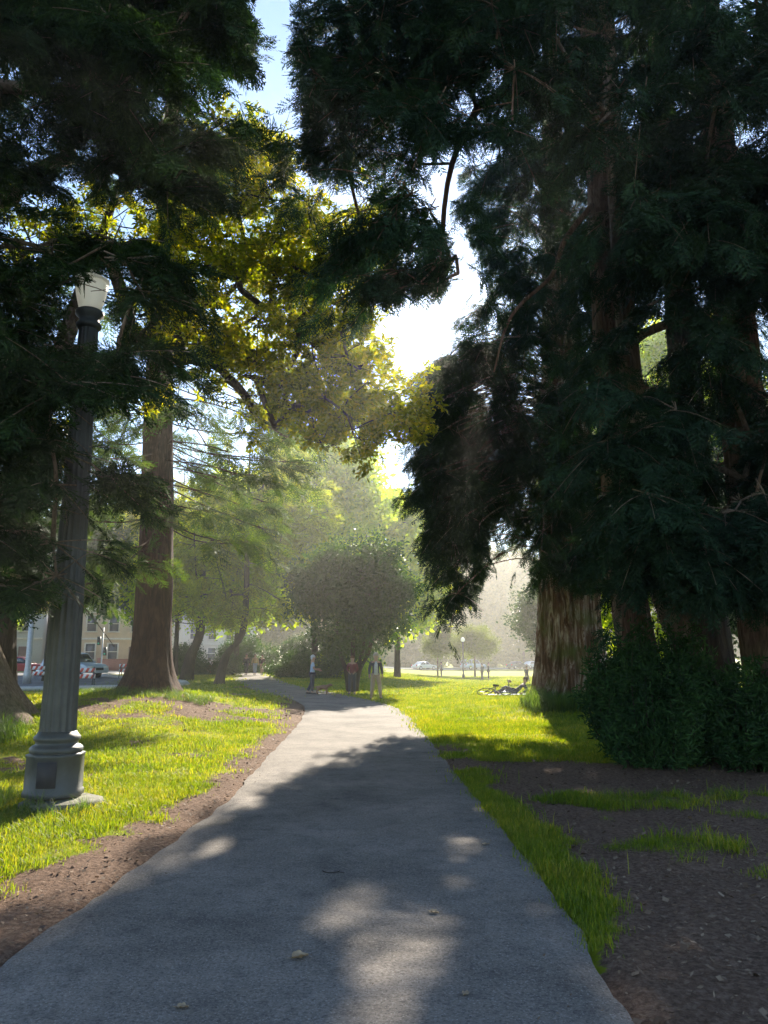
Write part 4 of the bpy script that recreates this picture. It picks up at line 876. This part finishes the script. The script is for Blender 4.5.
m = MB(); m.lathe([(.12, 0), (.07, .3), (.06, 4.2)], (0, 0, 0), 10); m.build('pole', M['galv'], TL)
for dx, z in ((-.35, 2.9), (.3, 1.9)):
    m = MB(); m.box((dx, -.05, z), (.3, .25, .8)); h_ = m.build('signal_head', M['sig'], TL)
    for k, zz in enumerate((.25, 0, -.25)):
        m = MB(); m.tube([(dx, -.19, z + zz), (dx, -.172, z + zz)], .09, 10); m.build('lens', M['green_on'] if k == 2 else M['tyre'], h_)
    m = MB(); m.tube([(dx, 0, z), (0, 0, z)], .025, 6); m.build('bracket', M['galv'], TL)
q = gz(4.05, 15.2); m = MB(); m.tube([(0, 0, -.05), (.005, 0, .16), (.01, 0, .19)], [.022, .02, .008], 8); m.tube([(-.04, 0, .13), (.05, 0, .16)], .012, 6); o = m.build('sprinkler_stake', M['sig']); o.location = q; tag(o, 'short dark stake in the shaded grass left of the tall shrub', 'stake')

# ------------------------------------------------------------------ buildings
M['tan'] = plain('tan_stucco', (.6, .45, .31), .9, 0, .1, 1.5, .2); M['trimw'] = plain('cream_trim', (.66, .60, .52), .7); M['pane'] = plain('window_glass', (.07, .08, .10), .08, 0, .1, spec=.8)
M['greyw'] = plain('grey_stucco', (.5, .49, .48), .9, 0, .08); M['roofm'] = plain('roof_grey', (.16, .15, .15), .9, 0, .2); M['doorm'] = plain('brown_door', (.16, .08, .05), .6); M['brickr'] = plain('red_brick_paint', (.34, .13, .09), .8, 0, .2)
def house(label, loc, rz, w, dep, fl, wall, bays=3, door=True, group='houses across the street', flh=3.1):
    Rt = thing('town_house', label, 'house', tuple(loc), rz, group); H = fl * flh + .5
    m = MB(); m.box((0, dep / 2, H / 2), (w, dep, H)); m.build('wall', M[wall], Rt)
    m = MB(); m.box((0, dep / 2, H + .25), (w - .2, dep - .2, .5)); rf = m.build('roof', M['roofm'], Rt); m = MB(); m.box((w * .3, dep * .5, H + .9), (.7, .7, 1.0)); m.build('chimney', M['brickr'], rf)
    m = MB(); m.box((0, -.12, H - .1), (w + .3, .5, .3)); m.box((0, -.04, H - .42), (w + .1, .25, .2)); m.build('cornice', M['trimw'], Rt)
    m = MB(); m.box((0, -.05, flh + .25), (w + .06, .2, .22)); m.build('belt_course', M['trimw'], Rt)
    bw = w / bays
    for f in range(fl):
        for k in range(bays):
            x = -w / 2 + bw * (k + .5); z = .4 + f * flh + flh * .5
            if f == 0 and k == bays - 1 and door:
                m = MB(); m.box((x, -.03, 1.25), (1.3, .1, 2.5)); d_ = m.build('door', M['doorm'], Rt); m = MB(); m.ball((x + .45, -.12, 1.15), .05, 8); m.build('handle', M['rim'], d_)
                m = MB(); m.box((x, -.4, .12), (1.9, .8, .24)); m.build('step', M['pave'], Rt); continue
            ww, wh = bw * .42, flh * .56
            m = MB()
            for s in (-1, 1): m.box((x + s * (ww / 2 + .05), -.06, z), (.14, .16, wh + .2)); m.box((x, -.06, z + s * (wh / 2 + .05)), (ww - .04, .16, .14))
            m.box((x, -.045, z), (ww - .04, .1, .07)); fr = m.build('window', M['trimw'], Rt); m = MB(); m.box((x, -.012, z), (ww, .03, wh)); m.build('pane', M['pane'], fr); m = MB(); m.box((x, -.14, z - wh / 2 - .06), (ww + .35, .26, .09)); m.build('sill', M['trimw'], fr)
    return Rt
def side_windows(Rt, w, dep, fl, flh=3.1, n=3):        # the flank that faces the park
    for f in range(fl):
        for k in range(n):
            y = dep * (k + .5) / n; z = .4 + f * flh + flh * .5; m = MB()
            for s in (-1, 1): m.box((w / 2 + .05, y + s * .52, z), (.14, .12, 1.9)); m.box((w / 2 + .05, y, z + s * .9), (.14, .94, .12))
            fr = m.build('window', M['trimw'], Rt); m = MB(); m.box((w / 2 + .012, y, z), (.03, .98, 1.7)); m.build('pane', M['pane'], fr)
hz = lambda x, y: gz(x, y) + [0, 0, .15]
h1 = house('two storey tan corner building with cream window frames behind the silver blue vehicle', hz(-31.5, 87), R(14), 9.5, 12, 2, 'tan', 4); side_windows(h1, 9.5, 12, 2)
h2 = house('pale grey two storey house left of the tan building', hz(-42.5, 84.5), R(14), 10, 12, 2, 'greyw', 3)
h3 = house('reddish painted house far left beyond the street', hz(-54, 81.5), R(14), 10.5, 12, 3, 'brickr', 3)
h4 = house('cream three storey house behind the trees at the far end of the footpath', hz(-26, 124), R(35), 12, 12, 3, 'trimw', 4)
M['lawnred'] = M['brickr']
q = hz(-27.2, 80.4); m = MB(); m.box((0, 0, .55), (4.2, .25, 1.1)); m.box((-1.95, 0, .65), (.4, .35, 1.3)); m.box((1.95, 0, .65), (.4, .35, 1.3)); m.box((0, 0, 1.13), (3.5, .35, .07)); o = m.build('garden_wall', M['brickr']); o.location = q; o.rotation_euler = (0, 0, R(14)); tag(o, 'low red wall in front of the tan building', 'wall')

# ------------------------------------------------------------------ people
def skinned(verts, edges, radii, sub=1):
    me = bpy.data.meshes.new('t'); me.from_pydata([tuple(v) for v in verts], edges, []); o = bpy.data.objects.new('t', me); C.objects.link(o)
    md = o.modifiers.new('s', 'SKIN'); md.branch_smoothing = .6
    for i, r in enumerate(radii): me.skin_vertices[0].data[i].radius = tuple(k * 1.12 for k in (r if isinstance(r, (tuple, list)) else (r, r)))
    me.skin_vertices[0].data[0].use_root = True
    sb = o.modifiers.new('u', 'SUBSURF'); sb.levels = sub; sb.render_levels = sub
    dg = bpy.context.evaluated_depsgraph_get(); e = o.evaluated_get(dg); r = bpy.data.meshes.new_from_object(e)
    bpy.data.objects.remove(o); bpy.data.meshes.remove(me); return r
def addmesh(me, extra):          # append numpy geometry so that a body stays one mesh
    bm = bmesh.new(); bm.from_mesh(me)
    for mb in extra:
        V = np.concatenate(mb.V); vs = [bm.verts.new(v) for v in V]
        for arr in mb.T + mb.Q:
            for f in arr:
                try: bm.faces.new([vs[k] for k in f])
                except ValueError: pass
    bm.to_mesh(me); bm.free(); return me
J0 = dict(pelvis=(0, 0, .96), waist=(0, 0, 1.12), chest=(0, .01, 1.30), neck=(0, .0, 1.47), head0=(0, .015, 1.56), head1=(0, .025, 1.64), head2=(0, .015, 1.70),
          sL=(-.18, 0, 1.41), sR=(.18, 0, 1.41), eL=(-.24, -.03, 1.14), eR=(.24, -.03, 1.14), wL=(-.25, .04, .90), wR=(.25, .04, .90),
          hL=(-.09, 0, .90), hR=(.09, 0, .90), kL=(-.11, .02, .50), kR=(.11, .02, .50), aL=(-.12, -.02, .08), aR=(.12, -.02, .08), tL=(-.14, .15, .03), tR=(.14, .15, .03))
MS = {}
def pm(c, r=.8):
    if c not in MS: MS[c] = plain('cloth_%d' % len(MS), c, r, 0, .15, 12.)
    return MS[c]
SKIN = (.42, .26, .19)
def person(label, loc, rz, top, bottom, hair=(.05, .035, .025), shoe=(.06, .05, .05), s=1.0, J=None, long=True, skirt=False, group=None, name='person', cat='person', front=None):
    j = dict(J0); j.update(J or {}); j = {k: np.array(v, float) for k, v in j.items()}
    Rt = thing(name, label, cat, tuple(loc), rz, group); Rt.scale = (s,) * 3
    names = ['pelvis', 'waist', 'chest', 'neck', 'head0', 'head1', 'head2', 'sL', 'eL', 'wL', 'sR', 'eR', 'wR', 'hL', 'kL', 'aL', 'tL', 'hR', 'kR', 'aR', 'tR']
    rad = [(.125, .095), (.115, .085), (.135, .095), .055, .08, .098, .075, .055, .042, .028, .055, .042, .028, .085, .058, .038, .03, .085, .058, .038, .03]
    ed = [('pelvis', 'waist'), ('waist', 'chest'), ('chest', 'neck'), ('neck', 'head0'), ('head0', 'head1'), ('head1', 'head2'), ('chest', 'sL'), ('sL', 'eL'), ('eL', 'wL'), ('chest', 'sR'), ('sR', 'eR'), ('eR', 'wR'),
          ('pelvis', 'hL'), ('hL', 'kL'), ('kL', 'aL'), ('aL', 'tL'), ('pelvis', 'hR'), ('hR', 'kR'), ('kR', 'aR'), ('aR', 'tR')]
    ix = {n: i for i, n in enumerate(names)}
    me = skinned([j[n] for n in names], [(ix[a], ix[b]) for a, b in ed], rad)
    ex = []
    hf = j['head1'] - j['head0']; hf /= np.linalg.norm(hf); fw = np.array([0, 1., 0]) - hf * hf[1]; fw /= np.linalg.norm(fw) + 1e-9; rt = np.cross(fw, hf)
    m = MB(); c = j['head1']; m.tube([c + fw * .075 + hf * .02, c + fw * .115 - hf * .015, c + fw * .085 - hf * .03], [.010, .018, .012], 6); ex.append(m)
    for sg in (-1, 1):
        m = MB(); m.ball(c + rt * sg * .092, (.012, .022, .032), 8); ex.append(m); m = MB(); m.ball(c + fw * .083 + rt * sg * .032 + hf * .012, .014, 8); ex.append(m)
    m = MB(); m.ball(c + fw * .086 - hf * .052, (.026, .01, .008), 8); ex.append(m)
    for S in 'LR':
        w = j['w' + S]; d = w - j['e' + S]; d /= np.linalg.norm(d); a = np.cross(d, [0, 1., 0]); a = np.array([1., 0, 0]) if np.linalg.norm(a) < .1 else a / np.linalg.norm(a); b_ = np.cross(d, a)
        m = MB(); m.tube([w - d * .02, w + d * .05, w + d * .095], [.026, .038, .034], 8, sc=(.5, 1.)); ex.append(m)
        for q, (o, l) in enumerate(((-.027, .062), (-.009, .075), (.009, .07), (.027, .055))):
            m = MB(); f0 = w + d * .08 + b_ * o; m.tube([f0, f0 + d * l * .5 + a * .005, f0 + d * l + a * .02], [.0095, .009, .007], 6); ex.append(m)
        m = MB(); f0 = w + d * .03 + b_ * .03; m.tube([f0, f0 + b_ * .03 + d * .03, f0 + b_ * .035 + d * .06], [.011, .010, .008], 6); ex.append(m)
    me = addmesh(me, ex); me.materials.append(pm(SKIN, .6)); me.name = 'body'; bo = bpy.data.objects.new('body', me); C.objects.link(bo); bo.parent = Rt; me.polygons.foreach_set('use_smooth', [True] * len(me.polygons))
    def cloth(nm, vs, es, rs, col):
        k = {n: i for i, n in enumerate(vs)}; mm = skinned([j[v] if isinstance(v, str) else v[1] for v in vs], [(k[a], k[b]) for a, b in es], rs); mm.materials.append(pm(col)); mm.name = nm; mm.polygons.foreach_set('use_smooth', [True] * len(mm.polygons))
        o = bpy.data.objects.new(nm, mm); C.objects.link(o); o.parent = Rt
    j['collar'] = j['neck'] - (j['neck'] - j['chest']) * .25; j['hem'] = j['pelvis'] - (j['waist'] - j['pelvis']) * .15
    ar = ['sL', 'eL', 'sR', 'eR']; es = [('hem', 'pelvis'), ('pelvis', 'waist'), ('waist', 'chest'), ('chest', 'collar'), ('chest', 'sL'), ('sL', 'eL'), ('chest', 'sR'), ('sR', 'eR')]; rs = [(.145, .11), (.145, .11), (.13, .10), (.15, .11), .07, .07, .056, .07, .056]
    if long:
        j['cL'] = j['wL'] + (j['eL'] - j['wL']) * .1; j['cR'] = j['wR'] + (j['eR'] - j['wR']) * .1; ar += ['cL', 'cR']; es += [('eL', 'cL'), ('eR', 'cR')]; rs += [.04, .04]
    else:
        for S in 'LR': j['e' + S + '_'] = j['e' + S]; j['q' + S] = j['s' + S] * .25 + j['e' + S] * .75
        ar = ['sL', 'qL', 'sR', 'qR']; es = es[:5] + [('sL', 'qL'), ('chest', 'sR'), ('sR', 'qR')]
    cloth('shirt' if not long else 'jacket', ['hem', 'pelvis', 'waist', 'chest', 'collar'] + ar, es, rs, top)
    j['bL'] = j['aL'] + (j['kL'] - j['aL']) * .1; j['bR'] = j['aR'] + (j['kR'] - j['aR']) * .1
    cloth('trousers', ['pelvis', 'hL', 'kL', 'bL', 'hR', 'kR', 'bR'], [('pelvis', 'hL'), ('hL', 'kL'), ('kL', 'bL'), ('pelvis', 'hR'), ('hR', 'kR'), ('kR', 'bR')], [(.13, .10), .10, .072, .058, .10, .072, .058], bottom)
    for S in 'LR':
        a, t = j['a' + S], j['t' + S]; m = MB(); d = t - a; d[2] = 0; m.tube([a - d * .35 + [0, 0, -.035], a + [0, 0, -.03], t + d * .1 + [0, 0, 0], t + d * .45], [.035, .05, .045, .02], 10, sc=(1, .8)); m.build('shoe', pm(shoe), Rt, True)
    if front:
        m = MB(); m.tube([j['collar'] + fw * .07, j['chest'] + fw * .115, j['waist'] + fw * .11, j['hem'] + fw * .115], [.04, .07, .075, .08], 10, sc=(.5, 1)); m.build('shirt_front', pm(front), Rt, True)
    m = MB(); m.ball(c - fw * .018 + hf * .03, (.104, .108, .10), 14); m.ball(c - fw * .05 - hf * .03, (.085, .06, .09), 12); m.build('hair', pm(hair), Rt, True)
    return Rt
walk = dict(aL=(-.10, .28, .09), kL=(-.10, .2, .50), tL=(-.10, .43, .06), aR=(.10, -.30, .13), kR=(.10, -.02, .50), tR=(.10, -.16, .05), wL=(-.24, -.12, .93), eL=(-.23, -.12, 1.16), wR=(.24, .22, .95), eR=(.24, .02, 1.14))
p = gp(314, 692.5); person('person in pale blue shirt and dark trousers standing side-on holding a dog lead', gz(-3.25, 35.6), R(-80), (.38, .5, .68), (.03, .035, .06), s=.99, long=False, J=dict(wR=(.2, .28, 1.08), eR=(.24, .05, 1.12), wL=(-.2, .26, 1.12), eL=(-.24, .04, 1.12), aL=(-.10, -.22, .09), tL=(-.1, -.06, .05), kL=(-.1, -.02, .5)), hair=(.5, .55, .62))
person('person in dark red top facing the camera in front of the round tree stems', gz(-1.42, 35.2), R(172), (.16, .03, .035), (.05, .055, .07), s=.97, hair=(.12, .06, .03), J=dict(wL=(-.14, .2, 1.0), wR=(.1, .22, 1.0)))
person('man in dark open jacket and tan trousers standing at the right edge of the path', gz(-.33, 31.2), R(188), (.035, .04, .055), (.42, .32, .24), s=1.03, front=(.5, .52, .55), hair=(.3, .27, .24), J=dict(aL=(-.19, .05, .08), tL=(-.24, .2, .03), aR=(.17, -.03, .08), tR=(.2, .12, .03), kL=(-.15, .05, .5), kR=(.13, 0, .5)))
person('walker in black jacket, leftmost of three on the far path', gz(-11.6, 66), R(180), (.02, .02, .025), (.03, .03, .04), J=walk, group='walkers on the far path')
person('walker in tan top, middle of three on the far path', gz(-10.95, 66.5), R(180), (.42, .3, .16), (.25, .3, .4), J=walk, s=1.0, group='walkers on the far path')
person('walker in dark maroon top and shorts, right of the three on the far path', gz(-10.2, 65.5), R(180), (.06, .02, .03), (.35, .22, .17), J=walk, s=.97, group='walkers on the far path')
person('child in white top and red trousers on the grass near the oak', gz(-14.5, 65), R(120), (.7, .68, .68), (.6, .08, .06), s=.82, J=walk)
person('distant person in dark clothes, left one of a pair by the small pale tree', gz(9.5, 76), R(60), (.06, .07, .09), (.08, .08, .1), s=.93, group='pair standing on the lawn')
person('distant person in black, right one of a pair by the small pale tree', gz(10.25, 77), R(-100), (.02, .02, .03), (.03, .03, .05), s=.95, group='pair standing on the lawn')
person('small dark figure walking on the lawn left of the old redwood', gz(12.0, 66), R(200), (.05, .06, .08), (.06, .06, .08), s=.80, J=walk)
person('distant person standing at the left of the lawn near the slender young tree', gz(6.0, 82), R(90), (.1, .1, .12), (.08, .08, .1), s=.95)
# reclining cyclist
rc = dict(pelvis=(0, 0, .16), waist=(0, -.13, .24), chest=(0, -.28, .36), neck=(0, -.40, .50), head0=(0, -.43, .58), head1=(0, -.43, .66), head2=(0, -.45, .73), sL=(-.18, -.34, .44), sR=(.18, -.34, .44), eL=(-.25, -.52, .20), eR=(.25, -.52, .2), wL=(-.22, -.30, .09), wR=(.22, -.3, .09),
          hL=(-.09, .05, .15), hR=(.09, .05, .15), kL=(-.12, .45, .34), kR=(.12, .46, .16), aL=(-.13, .75, .08), aR=(.13, .88, .08), tL=(-.14, .88, .18), tR=(.15, .95, .22))
q = gz(5.75, 34.4); person('person in dark clothes reclining on the grass propped on elbows beside a bicycle', q + [0, 0, .03], R(80), (.04, .045, .06), (.05, .06, .10), J=rc)
m = MB(); Vb = []; 
for u in np.linspace(-1, 1, 15):
    for v in np.linspace(-1, 1, 9): Vb.append((u * .95, v * .6, .035 + .02 * float(vnoise(np.array(u * 3), np.array(v * 3), 0, 4)) + float(hgt(q[0] + u * .95 - .4, q[1] + v * .6) - q[2])))
i = np.arange(14)[:, None] * 9; k = np.arange(8)[None]; m.add(Vb, q=np.stack([i + k, i + 9 + k, i + 10 + k, i + k + 1], -1).reshape(-1, 4)); o = m.build('picnic_blanket', pm((.35, .42, .48))); o.location = q - [.4, 0, 0]; tag(o, 'pale grey blanket under the reclining person', 'blanket')
# bicycle leaning low
q = gz(4.75, 34.0); BK = thing('bicycle', 'bicycle lying on its side on the lawn left of the reclining person', 'bicycle', tuple(q + [0, 0, .04]), R(12))
tilt = Matrix.Rotation(R(62), 3, 'X'); tm_ = np.array(tilt)
def bt(mb, pts, r, seg=6): mb.tube((np.array(pts, float) @ tm_.T), r, seg)
def wheel(cx, nm):
    m = MB(); a = np.linspace(0, 2 * pi, 29); bt(m, np.stack([cx + .33 * np.cos(a), 0 * a, .34 + .33 * np.sin(a)], 1), .018); w = m.build(nm, M['tyre'], BK); m = MB()
    for t in np.linspace(0, 2 * pi, 10, endpoint=False): bt(m, [(cx, 0, .34), (cx + .32 * cos(t), 0, .34 + .32 * sin(t))], .003, 3)
    bt(m, [(cx, -.04, .34), (cx, .04, .34)], .02); m.build('spoke', M['rim'], w)
wheel(-.52, 'wheel'); wheel(.52, 'wheel')
m = MB(); bk = [(-.52, 0, .34), (-.05, 0, .30), (.38, 0, .72), (-.18, 0, .78)]
for a, b_ in ((0, 1), (1, 2), (2, 3), (3, 0), (1, 3)): bt(m, [bk[a], bk[b_]], .02)
bt(m, [(.38, 0, .72), (.52, 0, .34)], .016); bt(m, [(.38, 0, .72), (.34, 0, .95)], .016); m.build('frame', P3, BK)
m = MB(); bt(m, [(.34, -.24, .96), (.36, 0, .97), (.34, .24, .96)], .014); m.build('handlebar', M['metal'], BK); m = MB(); bt(m, [(-.18, 0, .78), (-.2, 0, .9)], .012); bt(m, [(-.32, 0, .92), (-.2, 0, .92), (-.06, 0, .91)], [.06, .045, .02]); m.build('saddle', M['tyre'], BK)
# backpack-like bag on lawn
q = gz(9.9, 62); bm = bev([(-.22, 0), (.22, 0), (.24, .3), (.1, .5), (-.14, .5), (-.24, .25)], .35, b=.06); o = bmo(bm, 'bag', pm((.16, .09, .06)), None, True); o.location = q; o.scale = (.6,) * 3; tag(o, 'small brown bag left on the far lawn', 'bag')
# dog
def dog(loc, rz, label, col):
    Rt = thing('dog', label, 'dog', tuple(loc), rz); Rt.scale = (.78,) * 3
    V = dict(pel=(-.28, 0, .46), mid=(-.02, 0, .44), che=(.22, 0, .43), nk=(.36, 0, .50), hd=(.46, 0, .56), mz=(.55, 0, .54), ns=(.62, 0, .52), t1=(-.42, 0, .44), t2=(-.54, 0, .34),
             f1=(.24, .08, .32), f2=(.22, .08, .18), f3=(.24, .08, .03), g1=(.24, -.08, .32), g2=(.30, -.08, .18), g3=(.32, -.08, .03),
             b1=(-.24, .08, .32), b2=(-.36, .08, .19), b3=(-.30, .08, .03), c1=(-.22, -.08, .32), c2=(-.30, -.08, .19), c3=(-.22, -.08, .03))
    rr = dict(pel=(.09, .10), mid=(.09, .10), che=(.10, .125), nk=.07, hd=.07, mz=.04, ns=.028, t1=.025, t2=.012, f1=.045, f2=.026, f3=.026, g1=.045, g2=.026, g3=.026, b1=.065, b2=.03, b3=.026, c1=.065, c2=.03, c3=.026)
    E = 'pel-mid mid-che che-nk nk-hd hd-mz mz-ns pel-t1 t1-t2 che-f1 f1-f2 f2-f3 che-g1 g1-g2 g2-g3 pel-b1 b1-b2 b2-b3 pel-c1 c1-c2 c2-c3'.split(); n = list(V); ix = {a: i for i, a in enumerate(n)}
    me = skinned([V[a] for a in n], [tuple(ix[t] for t in e.split('-')) for e in E], [(np.array(rr[a]) * 1.35).tolist() if isinstance(rr[a], tuple) else rr[a] * 1.35 for a in n]); ex = []
    for s in (-1, 1): m = MB(); m.tube([(.43, s * .05, .61), (.43, s * .07, .57), (.44, s * .08, .52)], [.012, .03, .01], 6, sc=(.4, 1)); ex.append(m)
    me = addmesh(me, ex); me.materials.append(pm(col)); me.polygons.foreach_set('use_smooth', [True] * len(me.polygons)); o = bpy.data.objects.new('body', me); C.objects.link(o); o.parent = Rt
dog(gz(-2.75, 35.1), R(-12), 'brown dog standing on the path edge beside the person in blue', (.22, .12, .07))

# ------------------------------------------------------------------ air
hx = MB(); hx.box((0, 80, 14.5), (260, 230, 33.6)); hz_ = hx.build('haze', None) if False else None
hm, nt, out = newmat('morning_haze'); pv = nd(nt, 'ShaderNodeVolumePrincipled'); pv.inputs['Color'].default_value = (.97, .95, .88, 1); pv.inputs['Density'].default_value = .00095; pv.inputs['Anisotropy'].default_value = .65
nt.links.new(pv.outputs[0], out.inputs['Volume'])
gmin = -2.0; hb = MB(); hb.box((0, 0, 0), (1500, 1100, 34)); ho = hb.build('haze', hm); ho.location = (0, 400, 34 / 2 + gmin); tag(ho, 'thin sunlit haze over the park', 'haze', kind='stuff')

# ------------------------------------------------------------------ light, world, camera
w = bpy.data.worlds.new('World'); SC.world = w; w.use_nodes = True; nt = w.node_tree; nt.nodes.clear()
sk = nt.nodes.new('ShaderNodeTexSky'); sk.sky_type = 'NISHITA'; sk.sun_disc = False; sk.sun_elevation = SUN_EL; sk.sun_rotation = SUN_AZ; sk.dust_density = .05; sk.air_density = 1.0; sk.ozone_density = 2.0
bg = nt.nodes.new('ShaderNodeBackground'); bg.inputs[1].default_value = .09; wo = nt.nodes.new('ShaderNodeOutputWorld'); nt.links.new(sk.outputs[0], bg.inputs[0]); nt.links.new(bg.outputs[0], wo.inputs[0])
sl = bpy.data.lights.new('sun', 'SUN'); sl.energy = 5.0; sl.angle = R(.53); sl.color = (1, .91, .76); so = bpy.data.objects.new('sun', sl); C.objects.link(so)
sd = Vector((sin(SUN_AZ) * cos(SUN_EL), cos(SUN_AZ) * cos(SUN_EL), sin(SUN_EL))); so.rotation_euler = sd.to_track_quat('Z', 'Y').to_euler(); so.location = (10, 40, 40)
cd = bpy.data.cameras.new('camera'); cd.sensor_fit = 'VERTICAL'; cd.sensor_height = 36; cd.lens = 36 * F / 1024; cd.clip_end = 3000; cd.clip_start = .05
co = bpy.data.objects.new('camera', cd); C.objects.link(co); co.location = (0, 0, CAMH); co.rotation_euler = (pi / 2 + PITCH, 0, 0); SC.camera = co
SC.view_settings.view_transform = 'Standard'; SC.view_settings.look = 'None'; SC.view_settings.exposure = 1.78; SC.view_settings.gamma = 1
cy = SC.cycles; cy.max_bounces = 6; cy.diffuse_bounces = 3; cy.transmission_bounces = 4; cy.glossy_bounces = 2; cy.volume_bounces = 0; cy.use_denoising = True; cy.denoiser = 'OPENIMAGEDENOISE'; cy.sample_clamp_indirect = 6
print('FACES', sum(len(o.data.polygons) for o in C.objects if o.type == 'MESH'))
